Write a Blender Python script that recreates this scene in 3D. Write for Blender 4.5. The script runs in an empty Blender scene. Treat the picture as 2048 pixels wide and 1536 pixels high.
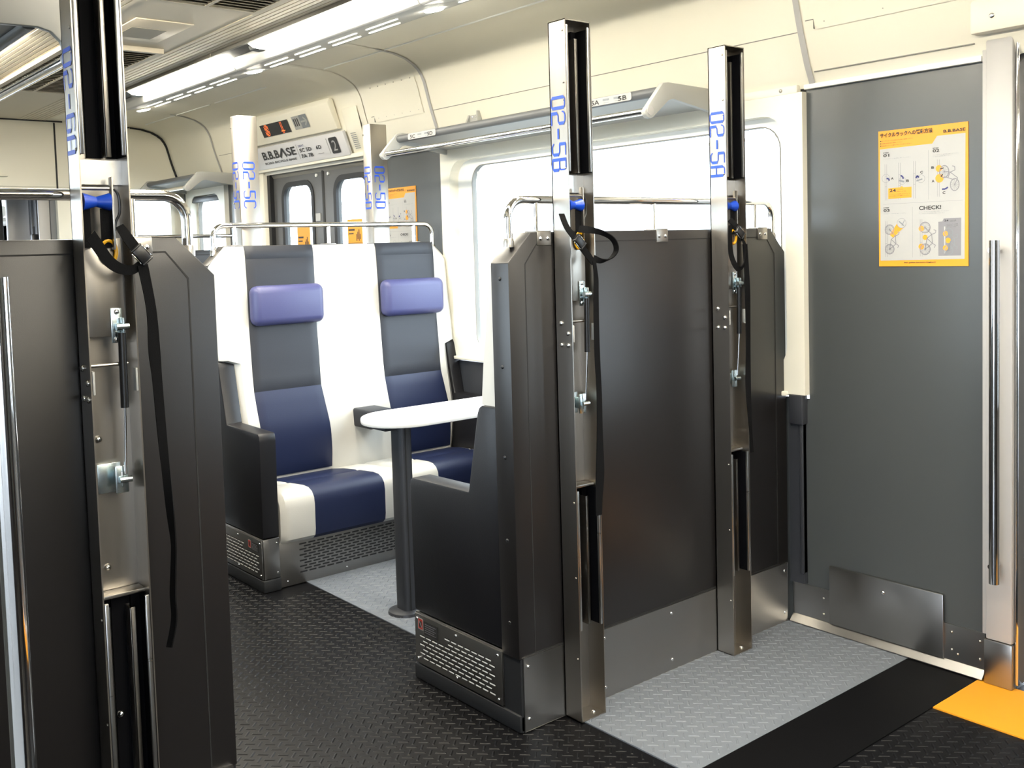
import bpy, bmesh, math, random
from mathutils import Vector, Matrix
random.seed(7)
S = bpy.context.scene
COL = S.collection
# ------------------------------------------------------------ camera, world, light, exposure
cd = bpy.data.cameras.new('camera'); cam = bpy.data.objects.new('camera', cd); COL.objects.link(cam)
RX = Vector((0.6375675671740486, 0.7698711841272383, -0.028389384253432702))
DN = Vector((0.02928052226262303, -0.06103951563107244, -0.9977057825569381))
FW = Vector((-0.7698378064915966, 0.6352735925426526, -0.06145904582857473))
m = Matrix.Identity(4)
for i in range(3):
    m[i][0] = RX[i]; m[i][1] = -DN[i]; m[i][2] = -FW[i]
m.translation = Vector((0, 0, 1.45))
cam.matrix_world = m
cd.sensor_width = 36.0; cd.sensor_fit = 'HORIZONTAL'
cd.lens = 2026.2 * 36 / 2048
cd.shift_x = (1024 - 1028.8) / 2048
cd.shift_y = (620.4 - 768) / 2048
cd.clip_start = 0.02
S.camera = cam
w = bpy.data.worlds.new('world'); S.world = w; w.use_nodes = True
bg = w.node_tree.nodes['Background']
bg.inputs[0].default_value = (0.80, 0.89, 1.0, 1); bg.inputs[1].default_value = 7.0
sd = bpy.data.lights.new('sun', 'SUN'); sun = bpy.data.objects.new('sun', sd); COL.objects.link(sun)
sd.energy = 0.0; sd.angle = math.radians(3); sd.color = (1, .95, .88)
sun.rotation_euler = Vector((-.75, 1, .62)).to_track_quat('Z', 'Y').to_euler()
S.view_settings.view_transform = 'Standard'; S.view_settings.look = 'None'
S.view_settings.gamma = 1.0; S.view_settings.use_curve_mapping = False
S.view_settings.exposure = 0.80
S.cycles.use_denoising = True
S.cycles.max_bounces = 10; S.cycles.diffuse_bounces = 6; S.cycles.glossy_bounces = 5
S.cycles.caustics_reflective = False; S.cycles.caustics_refractive = False
S.cycles.sample_clamp_indirect = 8.0

# ------------------------------------------------------------ materials
def mat(name, col, rough=.5, metal=0.0, emit=0.0, spec=.5, noise=None, coat=0.0):
    M = bpy.data.materials.new(name); M.use_nodes = True
    nt = M.node_tree; b = nt.nodes['Principled BSDF']
    b.inputs['Base Color'].default_value = (*col, 1); b.inputs['Roughness'].default_value = rough
    b.inputs['Metallic'].default_value = metal; b.inputs['Specular IOR Level'].default_value = spec
    if coat: b.inputs['Coat Weight'].default_value = coat; b.inputs['Coat Roughness'].default_value = .12
    if emit:
        b.inputs['Emission Color'].default_value = (*col, 1); b.inputs['Emission Strength'].default_value = emit
    if noise:
        sc, st, stretch, rv = noise
        tc = nt.nodes.new('ShaderNodeTexCoord'); mp = nt.nodes.new('ShaderNodeMapping')
        mp.inputs['Scale'].default_value = stretch
        nz = nt.nodes.new('ShaderNodeTexNoise'); nz.inputs['Scale'].default_value = sc; nz.inputs['Detail'].default_value = 3
        nt.links.new(tc.outputs['Object'], mp.inputs[0]); nt.links.new(mp.outputs[0], nz.inputs['Vector'])
        if st:
            bp = nt.nodes.new('ShaderNodeBump'); bp.inputs['Strength'].default_value = st; bp.inputs['Distance'].default_value = .002
            nt.links.new(nz.outputs[0], bp.inputs['Height']); nt.links.new(bp.outputs[0], b.inputs['Normal'])
        if rv:
            mr = nt.nodes.new('ShaderNodeMapRange'); mr.inputs[3].default_value = rough - rv; mr.inputs[4].default_value = rough + rv
            nt.links.new(nz.outputs[0], mr.inputs[0]); nt.links.new(mr.outputs[0], b.inputs['Roughness'])
    return M
def lin(r, g, b): return tuple(((c / 255) / 12.92 if c / 255 <= .04045 else ((c / 255 + .055) / 1.055) ** 2.4) for c in (r, g, b))
M = dict(
    steel=mat('brushed_steel', (.39, .365, .33), .34, 1, noise=(60, .08, (1, 1, .04), .06)),
    steel_h=mat('brushed_steel_sheet', (.50, .50, .49), .30, 1, noise=(50, .1, (.04, .04, 1), .07)),
    kick=mat('kick_plate_steel', (.37, .36, .345), .34, 1, noise=(14, .15, (1, 1, .6), .08)),
    chrome=mat('chrome', (.80, .80, .80), .07, 1),
    zinc=mat('zinc_plated_steel', (.62, .72, .75), .25, 1),
    panel=mat('dark_grey_laminate', (.0135, .0120, .0120), .33, spec=.62, noise=(700, .12, (1, 1, 1), 0)),
    frame=mat('dark_grey_frame', (.0115, .0102, .0102), .36, spec=.55, noise=(700, .08, (1, 1, 1), 0)),
    groove=mat('groove_black', (.008, .008, .008), .7),
    black=mat('black_rubber', (.003, .003, .004), .7, spec=.08),
    web=mat('black_webbing', (.003, .003, .0035), .85, spec=.12, noise=(900, .3, (1, 1, 1), 0)),
    pplastic=mat('black_plastic', (.008, .008, .009), .35),
    navy=mat('navy_leather', (.009, .014, .044), .45, spec=.35, noise=(350, .12, (1, 1, 1), 0)),
    slate=mat('slate_leather', (.015, .017, .024), .45, spec=.35, noise=(350, .12, (1, 1, 1), 0)),
    blue=mat('headrest_blue_leather', (.046, .050, .140), .42, noise=(350, .12, (1, 1, 1), 0)),
    white=mat('off_white_leather', (.50, .49, .455), .42, noise=(300, .1, (1, 1, 1), 0)),
    armleather=mat('black_leather', (.010, .010, .012), .40, spec=.32, noise=(350, .15, (1, 1, 1), 0)),
    plinth=mat('plinth_rubber', (.016, .017, .019), .5, spec=.3),
    floor=mat('black_floor_rubber', (.0040, .0040, .0048), .38, spec=.16, noise=(90, .15, (1, 1, 1), .04)),
    smooth=mat('smooth_black_floor', (.0025, .0025, .003), .5, spec=.10),
    greyfloor=mat('grey_floor_rubber', (.145, .160, .185), .48, spec=.3, noise=(120, .1, (1, 1, 1), 0)),
    yellow=mat('yellow_floor', lin(214, 144, 26), .55),
    cream=mat('cream_wall', (.80, .765, .65), .35, noise=(3, .05, (1, 1, 1), 0)),
    ceil=mat('ceiling_cream', (.66, .59, .47), .5),
    fixture=mat('fixture_grey', (.50, .51, .50), .45),
    gap=mat('joint_grey', (.20, .19, .17), .6),
    greywall=mat('grey_wall', (.056, .061, .063), .32, spec=.62, noise=(500, .06, (1, 1, 1), 0)),
    jamb=mat('jamb_grey', (.42, .41, .40), .4),
    trimw=mat('white_trim', (.85, .85, .82), .3),
    rackg=mat('rack_grey', (.40, .40, .38), .45),
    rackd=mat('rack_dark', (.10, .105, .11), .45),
    doorg=mat('door_grey', (.080, .080, .078), .42),
    gasket=mat('gasket', (.012, .012, .013), .6),
    table=mat('table_white', (.80, .79, .77), .25),
    dark=mat('dark_pillar', (.030, .032, .038), .4),
    lamp=mat('lamp_diffuser', (1.0, .93, .78), .5, emit=52),
    slotl=mat('slot_light', (1.0, .93, .80), .5, emit=3.5),
    bluepaint=mat('blue_paint', lin(8, 62, 178), .5),
    bluenylon=mat('blue_nylon', lin(10, 60, 170), .35),
    hook=mat('yellow_hook', lin(235, 175, 25), .4),
    ink=mat('ink_black', (.018, .017, .017), .6),
    paper=mat('paper_white', (.37, .37, .36), .5),
    orange=mat('poster_orange', lin(216, 146, 34), .5),
    lightink=mat('ink_light_grey', (.20, .20, .22), .6),
    midink=mat('ink_grey', (.20, .22, .24), .6),
    navyink=mat('ink_navy', (.03, .035, .16), .6),
    red=mat('ink_red', (.35, .03, .02), .6),
    signw=mat('sign_face', (.62, .62, .64), .4),
    led=mat('led_orange', (1.0, .16, .03), .5, emit=1.1),
    grille=mat('grille_beige', (.34, .30, .22), .5),
    purple=mat('purple_trim', (.16, .09, .35), .4),
    platform=mat('platform_concrete', (.22, .22, .21), .8),
)
gm = bpy.data.materials.new('window_glass'); gm.use_nodes = True
nt = gm.node_tree; nt.nodes.remove(nt.nodes['Principled BSDF'])
tr = nt.nodes.new('ShaderNodeBsdfTransparent'); gl = nt.nodes.new('ShaderNodeBsdfGlossy'); gl.inputs['Roughness'].default_value = .02
lw = nt.nodes.new('ShaderNodeLayerWeight'); lw.inputs[0].default_value = .5; pw = nt.nodes.new('ShaderNodeMath'); pw.operation = 'POWER'; pw.inputs[1].default_value = 4.0; nt.links.new(lw.outputs['Facing'], pw.inputs[0]); fr = nt.nodes.new('ShaderNodeMath'); fr.operation = 'MULTIPLY_ADD'; fr.inputs[1].default_value = .8; fr.inputs[2].default_value = .04; nt.links.new(pw.outputs[0], fr.inputs[0]); mx = nt.nodes.new('ShaderNodeMixShader')
tr.inputs[0].default_value = (.94, .97, .97, 1)
nt.links.new(fr.outputs[0], mx.inputs[0]); nt.links.new(tr.outputs[0], mx.inputs[1]); nt.links.new(gl.outputs[0], mx.inputs[2])
nt.links.new(mx.outputs[0], nt.nodes['Material Output'].inputs[0])
M['glass'] = gm

# ------------------------------------------------------------ geometry helpers
def new(): return bmesh.new()
def box(bm, x0, x1, y0, y1, z0, z1, bev=0, seg=2):
    t = bmesh.new(); bmesh.ops.create_cube(t, size=1)
    for v in t.verts:
        v.co = Vector(((x0 + x1) / 2 + v.co.x * (x1 - x0), (y0 + y1) / 2 + v.co.y * (y1 - y0), (z0 + z1) / 2 + v.co.z * (z1 - z0)))
    if bev: bmesh.ops.bevel(t, geom=t.edges[:], offset=min(bev, abs(x1 - x0) * .49, abs(y1 - y0) * .49, abs(z1 - z0) * .49), segments=seg, profile=.5, affect='EDGES', clamp_overlap=True)
    merge(bm, t)
def merge(bm, t):
    me = bpy.data.meshes.new('t'); t.to_mesh(me); t.free(); bm.from_mesh(me); bpy.data.meshes.remove(me)
def tube(bm, pts, r, n=14, cap=True):
    pts = [Vector(p) for p in pts]; rings = []
    up = Vector((0, 0, 1)); prevn = None
    for i, p in enumerate(pts):
        a = pts[max(i - 1, 0)]; b = pts[min(i + 1, len(pts) - 1)]
        t = (b - a).normalized()
        if prevn is None:
            u = t.cross(up)
            if u.length < .1: u = t.cross(Vector((0, 1, 0)))
            u.normalize()
        else:
            u = (prevn - t * prevn.dot(t)).normalized()
        prevn = u; v = t.cross(u)
        rr = r[i] if isinstance(r, (list, tuple)) else r
        rings.append([bm.verts.new(p + (u * math.cos(2 * math.pi * k / n) + v * math.sin(2 * math.pi * k / n)) * rr) for k in range(n)])
    for a, b in zip(rings, rings[1:]):
        for k in range(n): bm.faces.new((a[k], a[(k + 1) % n], b[(k + 1) % n], b[k]))
    if cap: bm.faces.new(rings[0][::-1]); bm.faces.new(rings[-1])
def arc(c, r, a0, a1, n, plane='yz', o=0):
    out = []
    for i in range(n + 1):
        a = math.radians(a0 + (a1 - a0) * i / n); p, q = c[0] + r * math.cos(a), c[1] + r * math.sin(a)
        out.append({'yz': (o, p, q), 'xz': (p, o, q), 'xy': (p, q, o)}[plane])
    return out
def prism(bm, poly, axis, a, b, bev=0):
    """extrude a 2-D polygon: axis x -> poly in (y,z); y -> (x,z); z -> (x,y)"""
    t = bmesh.new()
    def P(p, h): return {'x': (h, p[0], p[1]), 'y': (p[0], h, p[1]), 'z': (p[0], p[1], h)}[axis]
    A = [t.verts.new(P(p, a)) for p in poly]; B = [t.verts.new(P(p, b)) for p in poly]
    n = len(poly); t.faces.new(A); t.faces.new(B[::-1])
    for i in range(n): t.faces.new((A[i], B[i], B[(i + 1) % n], A[(i + 1) % n]))
    bmesh.ops.recalc_face_normals(t, faces=t.faces[:])
    if bev: bmesh.ops.bevel(t, geom=t.edges[:], offset=bev, segments=2, profile=.5, affect='EDGES', clamp_overlap=True)
    merge(bm, t)
def strip(bm, prof, x0, x1, axis='x', th=0):
    """sweep open profile (y,z) along x"""
    A = [bm.verts.new((x0, *p)) for p in prof]; B = [bm.verts.new((x1, *p)) for p in prof]
    for i in range(len(prof) - 1): bm.faces.new((A[i], B[i], B[i + 1], A[i + 1]))
PEND = {}
def screw(bm, p, nrm, r=.006, h=.004):
    PEND.setdefault(id(bm), []).append((Vector(p), Vector(nrm), r, h))
def rrect(x0, x1, z0, z1, r, n=6):
    out = []
    for cx, cz, a in ((x1 - r, z1 - r, 0), (x0 + r, z1 - r, 90), (x0 + r, z0 + r, 180), (x1 - r, z0 + r, 270)):
        for i in range(n + 1):
            t = math.radians(a + 90 * i / n); out.append((cx + r * math.cos(t), cz + r * math.sin(t)))
    return out
def ringplate(bm, outer, inner, axis, a, b):
    """plate between an outer and an inner loop of the same count"""
    def P(p, h): return {'x': (h, p[0], p[1]), 'y': (p[0], h, p[1]), 'z': (p[0], p[1], h)}[axis]
    n = len(outer); L = [[bm.verts.new(P(p, h)) for p in lp] for lp in (outer, inner) for h in (a, b)]
    oa, ob, ia, ib = L
    for i in range(n):
        j = (i + 1) % n
        bm.faces.new((oa[i], oa[j], ia[j], ia[i])); bm.faces.new((ob[j], ob[i], ib[i], ib[j]))
        bm.faces.new((oa[j], oa[i], ob[i], ob[j])); bm.faces.new((ia[i], ia[j], ib[j], ib[i]))
def rect_for(inner_pts, x0, x1, z0, z1):
    """outer rectangle loop matched radially to an inner loop"""
    cx = sum(p[0] for p in inner_pts) / len(inner_pts); cz = sum(p[1] for p in inner_pts) / len(inner_pts); out = []
    n = len(inner_pts) // 4
    cs = ((x1, z1), (x0, z1), (x0, z0), (x1, z0))
    for q in range(4):
        for i in range(n):
            px, pz = inner_pts[q * n + i]; c = cs[q]
            h = n // 2
            if i == h: out.append(c)
            elif (i < h) == (q % 2 == 0): out.append((c[0], pz))
            else: out.append((px, c[1]))
    return out

def obj(name, bm, material, parent=None, loc=None, smooth=True, flip=None):
    """link as one mesh object; geometry is given in world units relative to the parent's origin shift"""
    if id(bm) in PEND: return screw_objs(name, bm, material, parent)
    bmesh.ops.recalc_face_normals(bm, faces=bm.faces[:])
    me = bpy.data.meshes.new(name); bm.to_mesh(me); bm.free()
    mats = material if isinstance(material, list) else [material]
    for x in mats: me.materials.append(M[x] if isinstance(x, str) else x)
    if smooth:
        me.shade_smooth(); me.set_sharp_from_angle(angle=math.radians(32))
    o = bpy.data.objects.new(name, me); COL.objects.link(o)
    if parent is not None:
        o.parent = parent; off = world_off(parent)
        me.transform(Matrix.Translation(-off))
    elif loc is not None:
        me.transform(Matrix.Translation(-Vector(loc))); o.location = loc
    return o
SC = {}
def screw_objs(name, bm, material, parent):
    L = PEND.pop(id(bm)); bm.free(); o = None
    nm = name[:-1] if name.endswith('s') else name
    for p, n, r, h in L:
        k = (r, h, material)
        if k not in SC:
            t = bmesh.new(); tube(t, [(0, 0, -.001), (0, 0, h * .5), (0, 0, h)], [r, r * .95, r * .45], 10)
            bmesh.ops.recalc_face_normals(t, faces=t.faces[:])
            me = bpy.data.meshes.new('screw'); t.to_mesh(me); t.free(); me.shade_smooth(); me.materials.append(M[material]); SC[k] = me
        o = bpy.data.objects.new(nm, SC[k]); COL.objects.link(o); o.parent = parent
        o.location = p - world_off(parent); o.rotation_mode = 'QUATERNION'; o.rotation_quaternion = n.to_track_quat('Z', 'Y')
    return o
def world_off(p):
    v = Vector((0, 0, 0))
    while p is not None: v += Vector(p.location); p = p.parent
    return v
def tag(o, label=None, cat=None, group=None, kind=None):
    for k, v in (('label', label), ('category', cat), ('group', group), ('kind', kind)):
        if v: o[k] = v
    return o
def thing(name, label, cat, loc, group=None):
    o = bpy.data.objects.new(name, None); COL.objects.link(o); o.location = loc; o.empty_display_size = .1
    return tag(o, label, cat, group)
def struct(name, bm, material, parent=None, loc=None):
    o = obj(name, bm, material, parent, loc)
    if parent is None: o['kind'] = 'structure'
    return o
# text ---------------------------------------------------
_tc = {}
def text2d(s, bold=0):
    key = (s, bold)
    if key in _tc: return _tc[key]
    c = bpy.data.curves.new('t', 'FONT'); c.body = s; c.size = 1; c.resolution_u = 3; c.offset = bold
    o = bpy.data.objects.new('t', c); COL.objects.link(o)
    dg = bpy.context.evaluated_depsgraph_get(); me = bpy.data.meshes.new_from_object(o.evaluated_get(dg))
    vs = [(v.co.x, v.co.y) for v in me.vertices]; fs = [tuple(p.vertices) for p in me.polygons]
    bpy.data.objects.remove(o); bpy.data.curves.remove(c); bpy.data.meshes.remove(me)
    if not vs: vs = [(0, 0), (1, 0), (1, 1)]; fs = []
    x0 = min(v[0] for v in vs); x1 = max(v[0] for v in vs); y0 = min(v[1] for v in vs); y1 = max(v[1] for v in vs)
    _tc[key] = ([((v[0] - x0) / max(x1 - x0, 1e-6), (v[1] - y0) / max(y1 - y0, 1e-6)) for v in vs], fs, (x1 - x0) / max(y1 - y0, 1e-6))
    return _tc[key]
class Sheet:
    """flat print: 2-D shapes laid on a plane with origin O, right U, up V, normal N"""
    def __init__(s, O, U, V, N): s.O, s.U, s.V, s.N = Vector(O), Vector(U), Vector(V), Vector(N); s.b = {}
    def bm(s, k):
        if k not in s.b: s.b[k] = bmesh.new()
        return s.b[k]
    def P(s, x, y, h): return s.O + s.U * x + s.V * y + s.N * h
    def poly(s, k, pts, h=.001):
        b = s.bm(k); vs = [b.verts.new(s.P(x, y, h)) for x, y in pts]; b.faces.new(vs)
    def rect(s, k, x0, x1, y0, y1, h=.001): s.poly(k, [(x0, y0), (x1, y0), (x1, y1), (x0, y1)], h)
    def line(s, k, pts, wd, h=.0014):
        for (ax, ay), (bx, by) in zip(pts, pts[1:]):
            d = math.hypot(bx - ax, by - ay)
            if d < 1e-7: continue
            nx, ny = -(by - ay) / d * wd / 2, (bx - ax) / d * wd / 2
            s.poly(k, [(ax - nx, ay - ny), (bx - nx, by - ny), (bx + nx, by + ny), (ax + nx, ay + ny)], h)
    def ring(s, k, cx, cy, r, wd, h=.0014, n=24, sq=1.0):
        s.line(k, [(cx + sq * r * math.cos(2 * math.pi * i / n), cy + r * math.sin(2 * math.pi * i / n)) for i in range(n + 1)], wd, h)
    def disc(s, k, cx, cy, r, h=.0012, n=20):
        s.poly(k, [(cx + r * math.cos(2 * math.pi * i / n), cy + r * math.sin(2 * math.pi * i / n)) for i in range(n)], h)
    def text(s, k, t, x, y, hgt, wid=None, h=.0016):
        vs, fs, asp = text2d(t, (.022 if t.isascii() else .03) if (k == 'ink' and hgt > .012 and len(t) < 30) else 0); wid = wid or hgt * asp; b = s.bm(k)
        V = [b.verts.new(s.P(x + vx * wid, y + vy * hgt, h)) for vx, vy in vs]
        for f in fs:
            try: b.faces.new([V[i] for i in f])
            except ValueError: pass
        return wid
    def done(s, parent, names):
        out = []
        for k, b in s.b.items():
            o = obj(names.get(k, 'print'), b, k, parent, smooth=False); out.append(o)
        return out
# squared stencil-like lettering: strokes in a 1 x 1.55 cell, (points, thick?)
G = {
 '0': [([(.12, .14), (.12, 1.41)], 1), ([(.88, .14), (.88, 1.41)], 1), ([(.10, 1.40), (.25, 1.52), (.75, 1.52), (.90, 1.40)], 0), ([(.10, .15), (.25, .03), (.75, .03), (.90, .15)], 0)],
 '2': [([(.02, 1.20), (.10, 1.42), (.28, 1.52), (.72, 1.52), (.88, 1.40)], 0), ([(.88, 1.42), (.88, .86)], 1), ([(.90, .88), (.72, .76), (.30, .76), (.12, .62)], 0), ([(.12, .66), (.12, 0)], 1), ([(.05, .03), (.98, .03)], 0)],
 '-': [([(.12, .74), (.88, .74)], 0.6)],
 '5': [([(.10, 1.52), (.95, 1.52)], 0), ([(.12, 1.52), (.12, .84)], 1), ([(.10, .84), (.70, .84), (.88, .70)], 0), ([(.88, .74), (.88, .18)], 1), ([(.90, .18), (.74, .03), (.26, .03), (.04, .22)], 0)],
 '6': [([(.95, 1.36), (.75, 1.52), (.25, 1.52), (.10, 1.40)], 0), ([(.12, 1.42), (.12, .14)], 1), ([(.10, .15), (.25, .03), (.75, .03), (.90, .15)], 0), ([(.88, .14), (.88, .74)], 1), ([(.90, .74), (.75, .86), (.12, .86)], 0)],
 'A': [([(.12, 0), (.12, 1.34)], 1), ([(.10, 1.32), (.26, 1.52), (.74, 1.52), (.90, 1.32)], 0), ([(.88, 1.34), (.88, 0)], 1), ([(.12, .62), (.88, .62)], 0)],
 'B': [([(.12, 0), (.12, 1.55)], 1), ([(.10, 1.52), (.74, 1.52), (.86, 1.40), (.86, .92), (.74, .80), (.12, .80)], 0), ([(.74, .80), (.90, .66)], 0), ([(.88, .70), (.88, .14)], 1), ([(.90, .15), (.76, .03), (.10, .03)], 0)],
 'C': [([(.96, 1.24), (.88, 1.42), (.72, 1.52), (.25, 1.52), (.10, 1.40)], 0), ([(.12, 1.42), (.12, .14)], 1), ([(.10, .15), (.25, .03), (.72, .03), (.88, .14), (.96, .32)], 0)],
 'D': [([(.12, 0), (.12, 1.55)], 1), ([(.10, 1.52), (.66, 1.52), (.90, 1.34)], 0), ([(.88, 1.38), (.88, .17)], 1), ([(.90, .20), (.66, .03), (.10, .03)], 0)],
}
def lettering(sh, k, s, x, y, cw, ch, pitch):
    for i, c in enumerate(s):
        for pts, th in G[c]:
            wd = cw * (.10 + .13 * th)
            sh.line(k, [(x + i * pitch + p[0] * cw, y + p[1] / 1.55 * ch) for p in pts], wd, .0012 + .0001 * (th > 0))

# ------------------------------------------------------------ setting
WY, LY, CY = 3.21, 0.24, 1.725      # window wall, left wall, centre line
XE, XN = -8.05, 4.6                # far end, near end
b = new(); box(b, XE, XN, LY, WY + .05, -.05, 0)
floor = struct('floor', b, 'floor', loc=(0, 0, 0))
b = new(); box(b, -1.785, -1.545, LY + .02, WY - .02, 0, .003); obj('smooth_floor_strip', b, 'smooth', floor)
b = new(); box(b, -2.30, -1.785, 2.05, 3.19, 0, .004); m1 = obj('floor_mat', b, 'greyfloor', floor); m1['label'] = 'grey tread mat in front of the near cycle racks'
b = new(); box(b, -4.03, -2.32, 2.065, WY - .01, 0, .004); obj('floor_mat', b, 'greyfloor', floor)['label'] = 'grey tread mat under the table between the seats'
b = new(); box(b, -1.543, .05, 2.897, WY - .005, 0, .004); obj('door_threshold_patch', b, 'yellow', floor)['label'] = 'plain yellow patch inside the near door'
def treads(x0, x1, y0, y1, z, mt, skip=()):
    p = .0305; vs = []; fs = []
    n = int(max(abs(x0), abs(x1), y1) * 1.5 / p) + 60
    c, s = .7071, .7071
    for i in range(-330, 120):
        for j in range(-120, 330):
            u, v = i * p, j * p
            x = c * u - s * v; y = s * u + c * v
            if not (x0 < x < x1 and y0 < y < y1): continue
            if any(a < x < b_ and c_ < y < d for a, b_, c_, d in skip): continue
            if (i + j) % 2: du, dv = (c, s), (-s, c)
            else: du, dv = (-s, c), (c, s)
            L, Wd, H = .0165, .0036, .0016; k = len(vs)
            for a, e, h in ((-L, -Wd, 0), (L, -Wd, 0), (L, Wd, 0), (-L, Wd, 0), (-L * .8, -Wd * .4, H), (L * .8, -Wd * .4, H), (L * .8, Wd * .4, H), (-L * .8, Wd * .4, H)):
                vs.append((x + du[0] * a + dv[0] * e, y + du[1] * a + dv[1] * e, z + h))
            fs += [(k + 4, k + 5, k + 6, k + 7), (k, k + 1, k + 5, k + 4), (k + 1, k + 2, k + 6, k + 5), (k + 2, k + 3, k + 7, k + 6), (k + 3, k, k + 4, k + 7)]
    me = bpy.data.meshes.new('tread_bars'); me.from_pydata(vs, [], fs); me.materials.append(M[mt])
    o = bpy.data.objects.new('tread_bars', me); COL.objects.link(o); o.parent = floor; o['kind'] = 'stuff'
treads(-6.9, -1.79, .98, WY - .03, 0, 'floor', skip=((-2.31, -1.7, 2.04, 4), (-4.05, -2.31, 2.06, 4), (-4.56, -3.9, 1.86, 4)))
treads(-1.54, -.3, 1.2, WY - .03, 0, 'floor', skip=((-1.56, .1, 2.88, 4),))
treads(-2.27, -1.80, 2.065, 3.18, .004, 'greyfloor')
treads(-4.0, -2.85, 2.075, 3.18, .004, 'greyfloor')

COVE = [(2.262, 2.492), (2.45, 2.490), (2.65, 2.484), (2.80, 2.474), (2.90, 2.464), (2.975, 2.444), (3.02, 2.420), (3.05, 2.398), (3.072, 2.368), (3.088, 2.335), (3.102, 2.285), (3.115, 2.235), (3.130, 2.185), (3.147, 2.130), (3.160, 2.085), (3.205, 2.072), (3.21, 2.0)]
COVE = [(2.185, 2.494), (2.45, 2.490), (2.65, 2.484), (2.80, 2.474), (2.90, 2.464), (2.975, 2.444), (3.02, 2.420), (3.05, 2.398), (3.072, 2.368), (3.088, 2.335), (3.102, 2.285), (3.115, 2.235), (3.130, 2.185), (3.150, 2.125), (3.168, 2.075), (3.19, 2.03), (3.203, 1.998)]
def outs(prof, d=.012):
    return [(y + d * (1 if y > CY else -1) * .7, z + d * .7) for y, z in prof]
# ceiling slab + roof skin
b = new(); box(b, XE, XN, 1.26, 2.185, 2.492, 2.53)
ceiling = struct('ceiling', b, 'ceil', loc=(0, 0, 2.492))
b = new()
for k in range(31):      # shallow ribs of the ceiling sheet
    y = 1.32 + k * .028
    if 1.50 < y < 1.97: continue
    box(b, XE + .02, XN, y, y + .022, 2.489, 2.493)
obj('ceiling_ribs', b, 'ceil', ceiling)['kind'] = 'stuff'
b = new(); box(b, XE - .05, XN + .05, LY - .1, WY + .1, 2.56, 2.60); obj('roof_skin', b, 'gap', ceiling)
# right wall: cove panels, lower wall, window surround
b = new()
# wall body pieces with real openings (windows and doors)
def wallpiece(b, x0, x1, z0, z1, y0=WY, y1=WY + .06): box(b, x0, x1, y0, y1, z0, z1)
WIN = [(-4.43, -2.185, .875, 1.995)]
wallpiece(b, -5.10, -4.43, 0, 2.0); wallpiece(b, -2.185, -1.43, 0, 2.0)
wallpiece(b, -4.43, -2.185, 0, .86); wallpiece(b, XE, -7.95, 0, 2.0); wallpiece(b, -7.95, -7.20, 0, .86)
wallpiece(b, -7.20, -6.60, 0, 2.0)
wall_right = struct('wall_right', b, 'greywall', loc=(-2, WY, 0))
b = new(); strip(b, [(y + .012, z + .01) for y, z in COVE] + [(3.25, 1.96)], XE, XN); obj('cove_backing', b, 'gap', wall_right)
seams = [XE, -7.2, -6.62, -5.07, -4.43, -2.15, XN]
for a, e in zip(seams, seams[1:]):
    b = new(); strip(b, COVE, a + .004, e - .004); strip(b, outs(COVE, .006), a + .004, e - .004)
    obj('cove_panel', b, 'cream', wall_right)
b = new()
for x in (-7.2, -4.43, -2.15):
    strip(b, [(y - .003, z - .003) for y, z in COVE[3:]], x - .012, x + .012)
obj('seam_strip', b, 'jamb', wall_right)
b = new()   # horizontal joints and the crease highlight
for a, e in ((-7.15, -6.66), (-4.415, -2.165), (-2.13, XN)):
    box(b, a, e, 3.1285, 3.1335, 2.1845, 2.1875) if a < -2.13 else (box(b, a, -1.55, 3.1765, 3.1815, 2.046, 2.0495))
obj('panel_joint', b, 'gap', wall_right)
b = new()
for a, e in ((-7.8, -7.22), (-7.18, -6.59), (-6.51, -5.75), (-5.03, -4.445), (-4.41, -2.165), (-2.13, XN)):
    box(b, a, e, 2.832, 2.841, 2.4655, 2.472)
obj('cove_crease_bead', b, 'trimw', wall_right)  # highlight along the cove crease, put in as pale strips
def access_panel(x0, x1):
    b = new(); pts = COVE[8:13]
    strip(b, [(y - .003, z - .002) for y, z in pts], x0, x1)
    o = obj('access_panel', b, 'cream', wall_right)
    b = new()
    for i in range(6):
        x = x0 + .04 + (x1 - x0 - .08) * i / 5
        for y, z in ((3.070, 2.368), (3.123, 2.205)): screw(b, (x, y, z), (0, -.95, -.25), .004, .003)
    obj('screws', b, 'steel', o)
    b = new(); box(b, x0, x1, 3.1265, 3.1305, 2.1855, 2.1885); box(b, x0 - .035, x0, 3.118, 3.122, 2.217, 2.2195); box(b, x0 - .003, x0, 3.119, 3.127, 2.186, 2.219); obj('panel_edge', b, 'gap', o)
access_panel(-4.98, -4.50); access_panel(-2.09, -.9)
# white bead above the grey wall
b = new(); box(b, -2.185, -1.535, 3.192, 3.212, 1.992, 2.010, .003); box(b, -5.08, -4.44, 3.192, 3.212, 1.992, 2.010, .003)
struct('trim_1', b, 'trimw', loc=(-2, WY, 2.0))
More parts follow.
